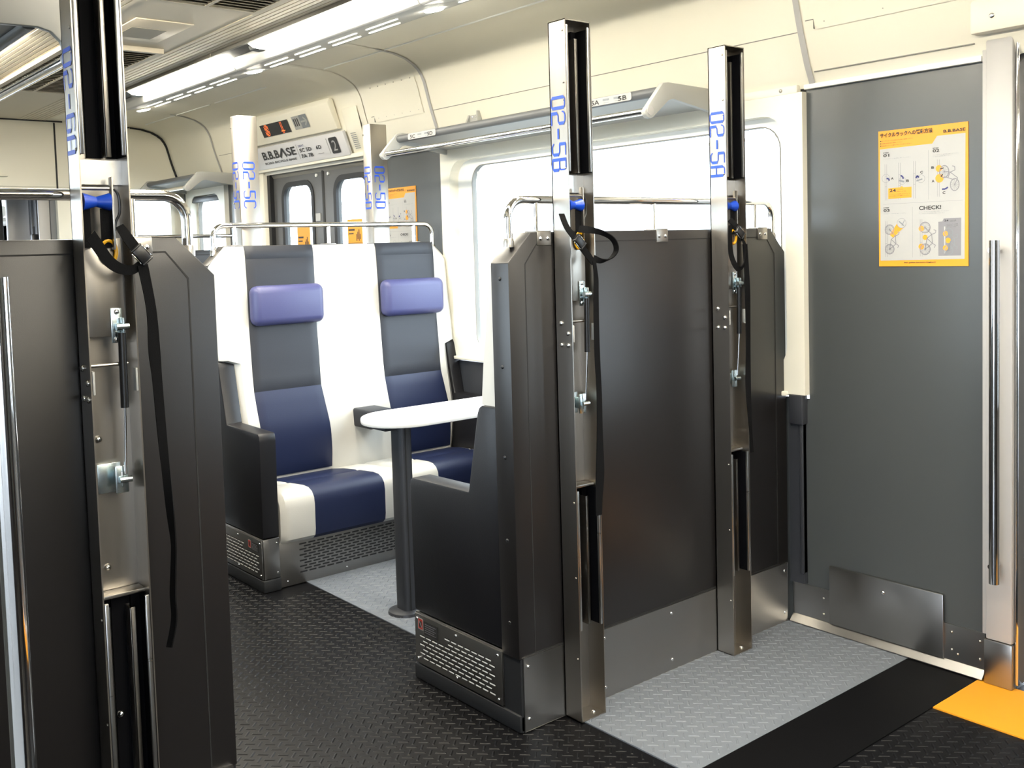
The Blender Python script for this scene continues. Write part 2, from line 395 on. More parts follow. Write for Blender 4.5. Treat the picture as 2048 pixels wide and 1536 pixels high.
# window unit 1
def window(n, ox0, ox1, oz0, oz1, ix0, ix1, iz0, iz1, gx0, gx1, gz0, gz1, lug=True):
    inner = rrect(ix0, ix1, iz0, iz1, .10, 6)
    outer = rect_for(inner, ox0, ox1, oz0, oz1)
    b = new(); ringplate(b, outer, inner, 'y', WY - .028, WY + .03)
    fr = struct('window_%d' % n, b, 'cream', loc=((ox0 + ox1) / 2, WY, oz0))
    b = new(); g1 = rrect(ix0 - .02, ix1 + .02, iz0 - .02, iz1 + .02, .11, 6); g2 = rrect(gx0, gx1, gz0, gz1, .09, 6)
    ringplate(b, g1, g2, 'y', WY + .030, WY + .05); obj('window_reveal', b, 'trimw', fr)
    b = new(); g3 = rrect(gx0 + .004, gx1 - .004, gz0 + .004, gz1 - .004, .087, 6)
    ringplate(b, g2, g3, 'y', WY + .028, WY + .056); obj('gasket', b, 'gap', fr)
    b = new(); box(b, gx0, gx1, WY + .040, WY + .045, gz0, gz1); obj('pane', b, 'glass', fr)
    if lug:
        b = new(); box(b, ox1 - .33, ox1 - .02, WY - .03, WY - .004, oz1 - .002, oz1 + .028, .004); l = obj('frame_lug', b, 'cream', fr)
        b = new(); screw(b, (ox1 - .09, WY - .03, oz1 + .014), (0, -1, 0), .007); obj('screw', b, 'steel', l)
    return fr
w1 = window(1, -4.445, -2.185, .875, 1.985, -4.365, -2.262, .955, 1.915, -4.245, -2.32, .915, 1.885)
b = new(); box(b, -4.20, -2.34, WY + .030, WY + .036, 1.838, 1.850); obj('blind_bar', b, 'trimw', w1)
b = new(); box(b, -4.37, -2.26, WY - .045, WY, .868, .885, .004); obj('window_sill', b, 'cream', w1)
w2 = window(2, -7.95, -7.215, .875, 1.985, -7.86, -7.30, .955, 1.925, -7.84, -7.32, .97, 1.90, False)
b = new(); box(b, -7.86, -7.30, WY - .02, WY + .02, 1.875, 1.915, .004); obj('roller_blind', b, 'dark', w2)
b = new(); box(b, -2.262, -2.20, WY - .02, WY, .16, .873); box(b, -2.215, -2.20, WY - .026, WY, .20, .79, .003); obj('window_pillar_cover', b, 'dark', w1)
b = new(); box(b, -2.25, -2.193, WY - .035, WY, .765, .874, .004); obj('pillar_bracket', b, 'dark', w1)
b = new(); box(b, -4.39, -2.3, WY - .012, WY + .001, .10, .86); box(b, -4.39, -2.3, WY - .03, WY, .60, .615, .003); struct('trim_2', b, 'dark', loc=(-3.3, WY, .1))
# kick plates on the right wall
b = new(); box(b, -2.262, -1.528, WY - .006, WY, .012, .155)
bb = struct('baseboard_right', b, 'kick', loc=(-1.9, WY, 0))
b = new(); prism(b, [(WY - .030, .006), (WY - .030, .009), (WY - .008, .034), (WY - .006, .034), (WY - .006, .006)], 'x', -2.262, -1.528); obj('floor_angle', b, 'kick', bb)
b = new(); box(b, -2.10, -1.665, WY - .016, WY - .006, .035, .252, .003); cp = obj('cover_plate', b, 'kick', bb)
b = new(); screw(b, (-1.885, WY - .016, .205), (0, -1, 0), .008); obj('screw', b, 'chrome', cp)
b = new()
for x, z in ((-2.13, .12), (-2.13, .06), (-1.64, .13), (-1.64, .07), (-1.545, .125), (-1.545, .065), (-1.62, .06)): screw(b, (x, WY - .006, z), (0, -1, 0), .005)
obj('screws', b, 'steel', bb)
b = new(); box(b, -5.08, -4.56, WY - .006, WY, .012, .155); struct('baseboard_right', b, 'kick', loc=(-4.8, WY, 0))
# door jamb near right, header, door leaf
b = new(); box(b, -1.532, -1.516, WY - .018, WY + .03, .16, 2.07, .003); box(b, -1.516, -1.432, WY - .03, WY + .03, .15, 2.07, .006)
jm = struct('door_1', b, 'jamb', loc=(-1.47, WY, 0))
b = new(); box(b, -1.520, -1.430, WY - .034, WY + .03, .004, .150, .004); obj('jamb_foot', b, 'kick', jm)
b = new(); box(b, -1.545, .02, WY - .075, WY + .05, 2.068, 2.20, .01); hd = obj('door_header', b, 'cream', jm)
b = new(); screw(b, (-1.475, WY - .075, 2.115), (0, -1, 0), .009); obj('screw', b, 'chrome', hd)
b = new(); box(b, -1.428, -1.416, WY - .02, WY + .04, .02, 2.068, .003); obj('jamb_edge_strip', b, 'chrome', jm)
def leaf(x0, x1, wx0, wx1, wz0, wz1, par, y=WY + .05):
    inner = rrect(wx0, wx1, wz0, wz1, .09, 6); b = new()
    ringplate(b, rect_for(inner, x0, x1, .015, 2.02), inner, 'y', y, y + .04); lf = obj('door_leaf', b, 'doorg', par)
    b = new(); ringplate(b, rrect(wx0 - .022, wx1 + .022, wz0 - .022, wz1 + .022, .11, 6), rrect(wx0 + .012, wx1 - .012, wz0 + .012, wz1 - .012, .08, 6), 'y', y - .006, y + .012); obj('window_gasket', b, 'gasket', lf)
    b = new(); box(b, wx0, wx1, y + .018, y + .023, wz0, wz1); obj('pane', b, 'glass', lf)
    return lf
leaf(-1.416, -.72, -1.25, -.88, .85, 1.90, jm, WY + .02); leaf(-.715, -.02, -.55, -.18, .85, 1.90, jm, WY + .02)
b = new(); box(b, -.02, XN, WY, WY + .06, 0, 2.07); struct('trim_3', b, 'greywall', loc=(.5, WY, 0))
# double door of the far vestibule
b = new(); box(b, -6.62, -6.555, WY - .03, WY + .09, 0, 2.03, .005); box(b, -5.125, -5.065, WY - .03, WY + .09, 0, 2.03, .005); box(b, -6.62, -5.065, WY - .055, WY + .09, 2.015, 2.04, .004)
d2 = struct('door_2', b, 'cream', loc=(-5.82, WY, 0))
b = new(); box(b, -6.555, -6.515, WY + .0, WY + .09, 0, 2.015); obj('dark_channel', b, 'gasket', d2)
L1 = leaf(-6.515, -5.835, -6.375, -5.965, .92, 1.915, d2, WY + .03); L2 = leaf(-5.805, -5.13, -5.665, -5.27, .92, 1.915, d2, WY + .03)
b = new(); box(b, -5.835, -5.805, WY + .025, WY + .07, .015, 2.015, .006); obj('door_edge_rubber', b, 'gasket', d2)
for lf, x in ((L1, -5.90), (L2, -5.745)):
    b = new(); tube(b, [(x, WY + .032, 1.955), (x, WY + .022, 1.955)], .011, 14); obj('finger_button', b, 'trimw', lf)
b = new(); box(b, -5.925, -5.865, WY + .024, WY + .03, 1.66, 1.71); sn = obj('door_notice', b, 'paper', L1)
b = new()
# small stickers in the windows (yellow notices)
def notice(par, x0, x1, z0, z1, y):
    sh = Sheet((x0, y, z0), (1, 0, 0), (0, 0, 1), (0, -1, 0)); W_, H_ = x1 - x0, z1 - z0
    b = new(); box(b, x0, x1, y, y + .003, z0, z1); o = obj('notice_sticker', b, 'orange', par)
    for k in range(3):
        sh.rect('ink', .08 * W_, .5 * W_, H_ * (.80 - .28 * k), H_ * (.83 - .28 * k)); sh.rect('ink', .08 * W_, .42 * W_, H_ * (.74 - .28 * k), H_ * (.76 - .28 * k))
        for q in range(4): sh.rect('ink', .6 * W_ + q * .08 * W_, .65 * W_ + q * .08 * W_, H_ * (.62 + .03 * (q % 2) - .28 * k), H_ * (.74 + .04 * (q % 3) - .28 * k))
        0 and sh.line('ink', [(.60 * W_, H_ * (.62 - .28 * k)), (.66 * W_, H_ * (.84 - .28 * k)), (.74 * W_, H_ * (.70 - .28 * k)), (.86 * W_, H_ * (.82 - .28 * k)), (.88 * W_, H_ * (.64 - .28 * k))], .005)
        sh.rect('ink', 0, W_, H_ * (.585 - .28 * k), H_ * (.59 - .28 * k))
    sh.done(o, {'ink': 'notice_print'})
notice(L1, -6.225, -6.050, 1.25, 1.63, WY + .044); notice(L2, -5.56, -5.385, 1.30, 1.655, WY + .044)
b = new(); box(b, -6.60, -5.07, LY, LY + .002, 0, .002); b.free()
# vestibule header: display box, sign, instruction plate (tilted along the cove)
def tilted(O, x0, x1, y_b, z_b, y_t, z_t): pass
hp = thing('door_header_box', 'cream header box with orange dot display above the far double doors', 'display', (-5.85, 3.13, 2.04))
A0, A1 = (3.095, 2.187), (3.030, 2.338)
b = new(); prism(b, [(3.095, 2.187), (3.030, 2.338), (3.045, 2.372), (3.070, 2.366), (3.126, 2.19)], 'x', -6.62, -5.36, .008); obj('housing', b, 'cream', hp)
V = Vector((0, A1[0] - A0[0], A1[1] - A0[1])); HL = V.length; V.normalize(); N = Vector((0, -V.z, V.y)).normalized()
sh = Sheet(Vector((-6.40, A0[0], A0[1])) + N * .0005, (1, 0, 0), V, N)
sh.rect('gasket', .11, .50, .045, .128, .003)
for k in range(9):
    for j in range(5):
        if (k * 7 + j * 3) % 4: sh.rect('led', .165 + j * .011, .172 + j * .011, .05 + k * .0085, .0555 + k * .0085, .004)
for k in range(9):
    for j in range(3):
        if (k * 5 + j) % 5: sh.rect('led', .375 + j * .016, .379 + j * .016, .048 + k * .0085, .0545 + k * .0085, .004)
sh.rect('led', .375, .43, .062, .066, .004)
sh.rect('paper', .56, .655, .05, .135, .003); sh.rect('midink', .655, .75, .05, .135, .003)
for k in range(3): sh.rect('ink', .575 + k * .024, .588 + k * .024, .07, .12, .004)
sh.line('paper', [(.665, .093), (.735, .093)], .011, .0045); sh.line('paper', [(.705, .118), (.738, .093), (.705, .066)], .011, .0045)
sh.done(hp, {'gasket': 'display_screen', 'led': 'display_letters', 'paper': 'pictogram_plate', 'midink': 'arrow_plate', 'ink': 'pictogram'})
for c_ in hp.children:
    if c_.name.startswith('display_letters'): c_['kind'] = 'stuff'
sg = thing('coach_sign', 'silver B.B.BASE sign plate over the far double doors', 'sign', (-5.85, 3.16, 2.03))
B0, B1 = (3.150, 2.032), (3.098, 2.172)
b = new(); prism(b, [B0, B1, (3.12, 2.178), (3.17, 2.03)], 'x', -6.60, -5.315, .004); obj('sign_plate', b, 'signw', sg)
V = Vector((0, B1[0] - B0[0], B1[1] - B0[1])).normalized(); N = Vector((0, -V.z, V.y)).normalized()
sh = Sheet(Vector((-6.45, B0[0], B0[1])) + N * .0005, (1, 0, 0), V, N)
sh.text('ink', 'B.B.B', .04, .062, .055, .235, .003)
sh.line('ink', [(.285, .062), (.335, .117), (.372, .062)], .020, .003)
sh.text('ink', 'SE', .385, .062, .055, .125, .003)
sh.text('ink', 'BOSO BICYCLE BASE', .04, .030, .014, .45, .003)
sh.rect('ink', .535, .538, .03, .125, .003); sh.rect('ink', .925, .928, .03, .125, .003)
sh.text('navyink', 'SEAT', .56, .104, .014, .075, .003)
sh.text('ink', '5C 5D', .56, .070, .024, .155, .003); sh.text('ink', '6D', .775, .070, .024, .065, .003)
sh.text('ink', '7A 7B', .56, .032, .024, .155, .003); sh.rect('ink', .78, .85, .040, .042, .003)
sh.poly('ink', [(.95 + p[0], .025 + p[1]) for p in rrect(0, .10, 0, .10, .012, 3)], .003); sh.text('paper', '2', .98, .042, .064, .045, .0042)
sh.done(sg, {'ink': 'sign_lettering', 'navyink': 'seat_word', 'paper': 'coach_number'})
for c_ in sg.children:
    if c_.name.startswith('sign_lettering'): c_['kind'] = 'stuff'
ip = thing('instruction_plate', 'cream rounded plate of small print right of the coach sign', 'plate', (-5.2, 3.13, 2.04))
b = new(); prism(b, [(3.172, 2.035), (3.120, 2.17), (3.088, 2.30), (3.098, 2.30), (3.130, 2.17), (3.184, 2.035)], 'x', -5.30, -5.135, .006); obj('plate', b, 'cream', ip)
V = Vector((0, -.052, .135)).normalized(); N = Vector((0, -V.z, V.y)).normalized()
sh = Sheet(Vector((-5.27, 3.170, 2.037)) + N * .0005, (1, 0, 0), V, N)
for k in range(9): sh.rect('midink', .01, .07 + .02 * ((k * 3) % 3), .03 + k * .0115, .034 + k * .0115, .003)
sh.done(ip, {'midink': 'small_print'})
# left wall and its cove (mirror of the right)
b = new(); box(b, XE, -1.43, LY - .06, LY, 0, .9); box(b, XE, -1.43, LY - .06, LY, 1.93, 2.10)
for a, e in ((XE, -7.8), (-6.9, -4.45), (-2.3, -1.43)): box(b, a, e, LY - .06, LY, .9, 1.93)
wall_left = struct('wall_left', b, 'greywall', loc=(-4, LY, 0))
b = new(); box(b, .02, XN, LY - .06, LY, 0, 2.1); box(b, -1.43, .02, LY - .06, LY, 2.06, 2.14); obj('near_wall_section', b, 'greywall', wall_left)
b = new(); strip(b, [(2 * CY - y, z) for y, z in COVE] + [(LY, 1.93)], XE, XN); obj('cove_panel', b, 'cream', wall_left)
for a, e in ((-4.45, -2.3), (-7.8, -6.9)):
    b = new(); box(b, a, e, LY - .04, LY - .035, .9, 1.93); obj('pane', b, 'glass', wall_left)
# near end wall
b = new(); box(b, XN, XN + .05, LY - .06, WY + .1, 0, 2.56); wn = struct('wall_near', b, 'cream', loc=(XN, CY, 0))
for y0_, y1_ in ((LY + .01, .98), (2.05, WY - .01)):  # unseen dark bay ends behind the camera, added to darken low reflections
    b = new(); box(b, .62, .70, y0_, y1_, 0, 1.50, .004); obj('lower_panel', b, 'panel', wn)
b = new(); box(b, XN - .02, XN, LY, WY, 0, 1.5); obj('lower_panel', b, 'panel', wn)  # dark lower end, likewise added for the reflections
# far end bulkhead with gangway and window
b = new()
def endz(y):
    pr = sorted([(2 * CY - a, z) for a, z in COVE] + COVE)
    for (a, za), (c, zc) in zip(pr, pr[1:]):
        if a <= y <= c: return za + (zc - za) * (y - a) / max(c - a, 1e-6)
    return 2.49
X0, X1 = XE - .05, XE
for y0, y1, z0, z1 in ((LY, 1.33, 0, 1.95), (2.235, 2.72, 0, 1.95), (2.72, 3.10, 0, 1.0), (3.10, 3.25, 0, 1.95), (LY, WY, 1.945, 2.0)): box(b, X0, X1, y0, y1, z0, z1)
prof = [(y, z + .004) for y, z in COVE][::-1] + [(2 * CY - y, z + .004) for y, z in COVE]
prism(b, prof, 'x', X0, X1)
we = struct('wall_end', b, 'cream', loc=(XE, CY, 0))
b = new(); win = rrect(2.73, 3.09, 1.02, 1.93, .07, 6); ringplate(b, rect_for(win, 2.70, 3.12, .98, 1.96), win, 'x', XE - .03, XE + .012); fw = obj('window_frame', b, 'cream', we)
b = new(); box(b, XE - .03, XE - .025, 2.72, 3.10, 1.0, 1.95); obj('pane', b, 'glass', fw)
b = new(); box(b, XE - .001, XE + .004, 2.235, 2.247, 1.955, 2.478); box(b, XE, XE + .006, 1.4, 2.3, 2.482, 2.492)
arcp = COVE[1:]
for (y0, z0), (y1, z1) in zip(arcp, arcp[1:]): prism(b, [(y0, z0), (y1, z1), (y1 - .012, z1 - .010), (y0 - .012 * (z0 < 2.47), z0 - .012)], 'x', XE, XE + .008)
obj('arch_joint', b, 'gasket', we)
b = new()
box(b, XE - .02, XE + .03, 1.83, 1.90, 2.07, 2.08, .003); obj('small_latch', b, 'cream', we)
# gangway bellows and a glimpse of the next carriage
gw = thing('gangway', 'grey gangway bellows seen through the far end opening', 'gangway', (XE - .5, CY, 0))
b = new()
for k in range(9): box(b, XE - .12 - k * .07, XE - .075 - k * .07, 2.20 - .01 * (k % 2), 2.28, 0, 2.0, .008)
obj('bellows_fold', b, 'rackd', gw)['label'] = 'dark bellows folds on the right'
b = new(); box(b, XE - .11, XE - .085, 2.12, 2.20, 0, 1.98, .006); box(b, XE - .76, XE - .70, 2.05, 2.25, 0, 1.98, .006); obj('door_pocket_edge', b, 'jamb', gw)
b = new(); box(b, XE - .80, XE - .76, 1.98, 2.03, 0, 1.98, .004); obj('door_edge', b, 'gasket', gw)
b = new(); box(b, XE - .4, XE - .34, 2.13, 2.19, 1.55, 1.66, .01); tube(b, [(XE - .37, 2.15, 1.5), (XE - .37, 2.15, 1.72)], .012, 8); obj('latch', b, 'pplastic', gw)
b = new(); box(b, XE - .8, XE - .055, 1.30, 2.28, -.03, 0); box(b, XE - .8, XE - .055, 1.30, 2.28, 1.98, 2.01); box(b, XE - .8, XE - .055, 1.27, 1.30, 0, 2.0); obj('gangway_tunnel', b, 'jamb', gw)
nc = thing('next_carriage', 'cream interior of the next carriage beyond the gangway', 'carriage', (-11, CY, 0))
b = new(); box(b, -14, XE - .8, 1.0, 2.9, -.03, 0); obj('carriage_floor', b, 'floor', nc)
b = new(); strip(b, [(1.3, 2.49)] + COVE, -14, XE - .8); obj('carriage_ceiling', b, 'cream', nc)
b = new(); box(b, -14, -13.6, WY - .02, WY + .03, 0, 2.0); box(b, -14, XE - .8, WY - .02, WY + .03, 0, .9); box(b, -10.6, -10.1, WY - .02, WY + .03, .9, 2.0); box(b, -14, -10.1, WY - .02, WY + .03, 1.72, 2.0); box(b, -12.35, -12.25, WY - .02, WY + .03, .9, 1.8); obj('carriage_wall', b, 'cream', nc)
b = new(); box(b, -13.9, -10.6, WY - .04, WY - .02, 1.68, 1.72); box(b, -11.9, -11.75, WY - .05, WY - .02, 1.2, 1.72); box(b, -11.2, -11.1, WY - .05, WY - .02, 1.2, 1.72); obj('purple_trim', b, 'purple', nc)
b = new(); prism(b, [(2.60, 1.80), (2.72, 2.05), (2.78, 2.07), (WY, 1.98), (WY, 1.90), (2.82, 1.96), (2.68, 1.77)], 'x', -12.2, -12.16); box(b, -13.8, -12.2, 2.75, WY, 1.90, 1.94); obj('carriage_rack', b, 'rackg', nc)

# ------------------------------------------------------------ ceiling fixtures
LG = 'long ceiling lights over the window side'
pitch = 1.765
names = ['farthest lit ceiling tube over the far vestibule', 'lit ceiling tube above the far seat with a gap at each end', 'nearest lit ceiling tube, cut by the top edge', 'ceiling tube above the door out of frame', 'ceiling tube above the camera side']
pitch = 1.70
for k in range(6):
    xg = -6.74 + k * pitch     # gap start
    t = thing('ceiling_light', 'long tube light along the ceiling, ' + ['farthest, by the far bulkhead', 'left of the far seat posts', 'cut by the top picture edge', 'over the near racks', 'over the near door', 'behind the camera'][k], 'light', (xg + pitch / 2, 2.3, 2.41), LG)
    x0, x1 = xg, xg + pitch - .008
    b = new(); prism(b, [(2.302, 2.488), (2.302, 2.452), (2.318, 2.420), (2.330, 2.414), (2.60, 2.474), (2.62, 2.486)], 'x', x0, x1, .003); fx = obj('fixture_body', b, 'fixture', t)
    b = new(); box(b, x0, x1, 2.185, 2.200, 2.472, 2.492); obj('lamp_channel', b, 'gap', t)
    b = new(); prism(b, [(2.200, 2.490), (2.206, 2.472), (2.230, 2.458), (2.270, 2.454), (2.302, 2.462), (2.302, 2.490)], 'x', x0 + .40, x1); obj('lamp_diffuser', b, 'lamp', t)
    b = new(); box(b, x0, x0 + .40, 2.200, 2.302, 2.476, 2.490); obj('lamp_end_tray', b, 'gasket', t)
    b = new(); prism(b, [(2.235, 2.476), (2.245, 2.456), (2.295, 2.452), (2.300, 2.476)], 'x', x0 + .33, x0 + .398, .004); obj('lamp_socket', b, 'rackd', t)
    sl = Vector((0, .27, .060)).normalized(); nn = Vector((0, sl.z, -sl.y))
    for yy, off, w_ in ((2.425, .12, .0065), (2.535, -.03, .0095)):
        for j in range(4):
            xs = x0 + off + j * .335; b = new()
            c = Vector((0, yy, 2.414 + (yy - 2.33) * .2222)) + nn * .0015
            pts = rrect(0, .25, -w_, w_, w_ * .95, 4)
            A = [b.verts.new(Vector((xs + p[0], c.y, c.z)) + sl * p[1]) for p in pts]; B = [b.verts.new(v.co + Vector(nn) * .002) for v in A]
            b.faces.new(A); b.faces.new(B[::-1])
            for q in range(len(A)): r_ = (q + 1) % len(A); b.faces.new((A[q], B[q], B[r_], A[r_]))
            so = obj('lit_slot', b, 'slotl', fx)
    c = Vector((x0 - .16 + .0, 2.50, 2.414 + .17 * .2222)) + nn * .001
    b = new(); tube(b, [c + nn * .001, c + nn * .008], [.045, .036], 20); sp = obj('spot_lamp', b, 'lamp', t)
for k in range(7):      # the matching row over the other side of the aisle
    x0 = -6.74 + k * 1.70; x1 = x0 + 1.692; mir = lambda pr: [(2 * CY - y, z) for y, z in pr]
    t = thing('ceiling_light', 'ceiling tube light of the left hand row, ' + ['at the far bulkhead', 'beside the far vestibule', 'over the far left seats', 'over the top left rack', 'over the left foreground post', 'over the open left door', 'behind the camera'][k], 'light', (x0 + .85, 1.15, 2.41), 'ceiling lights over the platform side')
    b = new(); prism(b, mir([(2.302, 2.488), (2.302, 2.452), (2.318, 2.420), (2.330, 2.414), (2.60, 2.474), (2.62, 2.486)]), 'x', x0, x1, .003); obj('fixture_body', b, 'fixture', t)
    b = new(); prism(b, mir([(2.200, 2.490), (2.206, 2.472), (2.230, 2.458), (2.270, 2.454), (2.302, 2.462), (2.302, 2.490)]), 'x', x0 + .40, x1); obj('lamp_diffuser', b, 'lamp', t)
def ac(x0, x1, y0, y1, lab, n):
    t = thing('air_vent', lab, 'vent', ((x0 + x1) / 2, (y0 + y1) / 2, 2.49), 'air conditioning vents in the ceiling')
    b = new(); ringplate(b, [(x0, y0), (x1, y0), (x1, y1), (x0, y1)], [(x0 + .03, y0 + .03), (x1 - .03, y0 + .03), (x1 - .03, y1 - .03), (x0 + .03, y1 - .03)], 'z', 2.468, 2.492); obj('vent_frame', b, 'ceil', t)
    b = new(); box(b, x0 + .03, x1 - .03, y0 + .03, y1 - .03, 2.489, 2.4915); obj('vent_backing', b, 'gasket', t)
    for k in range(n):
        x = x0 + .05 + (x1 - x0 - .1) * k / (n - 1)
        b = new(); prism(b, [(x - .020, 2.486), (x - .014, 2.488), (x + .016, 2.471), (x + .010, 2.469)], 'y', y0 + .03, y1 - .03); obj('slat', b, 'grille', t)
    b = new(); box(b, x0 + .03, x1 - .03, (y0 + y1) / 2 - .008, (y0 + y1) / 2 + .008, 2.468, 2.488); obj('vent_bar', b, 'ceil', t)
ac(-4.05, -3.25, 1.50, 1.97, 'beige louvred ceiling vent cut by the top edge of the picture', 18)
ac(-6.60, -5.06, 1.50, 1.95, 'long louvred ceiling vent partly behind the tall left post', 30)
b = new(); box(b, -4.90, -4.45, 1.60, 1.86, 2.486, 2.4915, .002); o = obj('ceiling_hatch', b, 'ceil', loc=(-4.7, 1.73, 2.49)); tag(o, 'flat cream speaker hatch in the ceiling between the two vents', 'hatch')
b = new(); box(b, -4.84, -4.62, 1.64, 1.80, 2.4845, 2.4865); obj('speaker_mesh', b, 'grille', o)

# ------------------------------------------------------------ partitions
def partition(X, s, y0, y1, lab, kick=True, left_ch=True, right_ch=True):
    """backboard: front plane at X, facing s (+1 = towards +x); thickness goes back"""
    t = thing('partition', lab, 'partition', (X, (y0 + y1) / 2, 0), 'grey laminate partitions between the seat bays')
    f = lambda d: X - s * d
    def outline(ins, zt, zb):
        c = .088
        L = [(y1 - ins, zb)]
        L += [(y1 - ins, zt - c + ins * .41 - 0), (y1 - c - ins * .41 + .0, zt)] if right_ch else [(y1 - ins, zt)]
        L += [(y0 + c + ins * .41, zt), (y0 + ins, zt - c + ins * .41)] if left_ch else [(y0 + ins, zt)]
        L += [(y0 + ins, zb)]
        return L
    b = new(); prism(b, outline(0, 1.495, .225), 'x', f(.0), f(.083), .003); obj('frame', b, 'frame', t)
    o = outline(.062, 1.465, .23); i = outline(.0655, 1.4615, .235); b = new(); ringplate(b, o, i, 'x', f(-.0006), f(.001)); obj('groove', b, 'groove', t)
    b = new(); box(b, f(.0), f(.08), y0 + .004, y1 - .004, .002, .225); obj('plinth', b, 'plinth', t)
    if kick:
        b = new(); box(b, f(-.004), f(.0), y0 + .012, y1 - .012, .004, .228, .001); kp = obj('kick_plate', b, 'kick', t)
        b = new()
        n = 5
        for k in range(n):
            y = y0 + .03 + (y1 - y0 - .06) * k / (n - 1)
            for z in (.20, .04): screw(b, (f(-.004), y, z), (s, 0, 0), .006)
        obj('screws', b, 'chrome', kp)
    b = new()
    for z in (1.36, 1.10, .83, .58, .33): screw(b, (f(.04), y0, z), (0, -1, 0), .006, .003)
    obj('edge_screw', b, 'pplastic', t)
    return t
def handrail(X, s, y0, y1, lab, sup):
    t = thing('handrail', lab, 'handrail', (X - s * .03, (y0 + y1) / 2, 1.50), 'chrome rails on top of the partitions')
    xc = X - s * .035; R = .055; zt = 1.592
    pts = [(xc, y0, 1.47), (xc, y0, 1.50)] + [(xc, p[1], p[2]) for p in arc((y0 + R, zt - R), R, 180, 90, 8)] + [(xc, p[1], p[2]) for p in arc((y1 - R, zt - R), R, 90, 0, 8)] + [(xc, y1, 1.50), (xc, y1, 1.47)]
    b = new(); tube(b, pts, .0125, 16); obj('tube', b, 'chrome', t)
    b = new()
    for yy in (y0, y1):
        b = new(); tube(b, [(xc, yy, 1.452), (xc, yy, 1.470), (xc, yy, 1.478)], [.016, .016, .0135], 16); obj('rail_foot', b, 'steel', t)
    for y in sup:
        b = new(); tube(b, [(xc, y, 1.492), (xc, y, 1.585)], .0095, 12); obj('support', b, 'chrome', t)
        b = new(); box(b, X + s * .0, X + s * .003, y - .028, y + .028, 1.455, 1.497, .001); box(b, min(xc - .02, X), max(xc + .02, X + .003), y - .028, y + .028, 1.495, 1.499, .001); br = obj('bracket', b, 'steel', t)
        b = new()
        for dy in (-.015, .015): screw(b, (X + s * .003, y + dy, 1.475), (s, 0, 0), .007)
        obj('screw', b, 'chrome', br)
P1X, P2X = -2.277, -4.543
partition(P1X, 1, 1.86, 3.195, 'tall dark grey partition behind the two racks on the right, steel kick plate')
partition(P2X, -1, 1.872, 3.20, 'partition behind the far white seats, only its chamfered edge visible')
partition(P1X, 1, LY + .01, .972, 'tall dark grey partition filling the left foreground')
partition(-6.75, 1, 2.15, 3.195, 'distant partition glimpsed past the left partition corner', right_ch=True)
handrail(P1X, 1, 1.893, 3.165, 'chrome rail over the partition on the right', (2.0, 2.52, 3.06))
handrail(P2X, -1, 1.925, 3.16, 'chrome rail above the far white seats', (2.03, 2.53, 3.04))
handrail(P1X, 1, .30, .925, 'thick looking chrome rail over the left foreground partition', (.80,))
handrail(-6.75, 1, 2.2, 3.15, 'small distant chrome rail past the left partition corner', (2.7,))

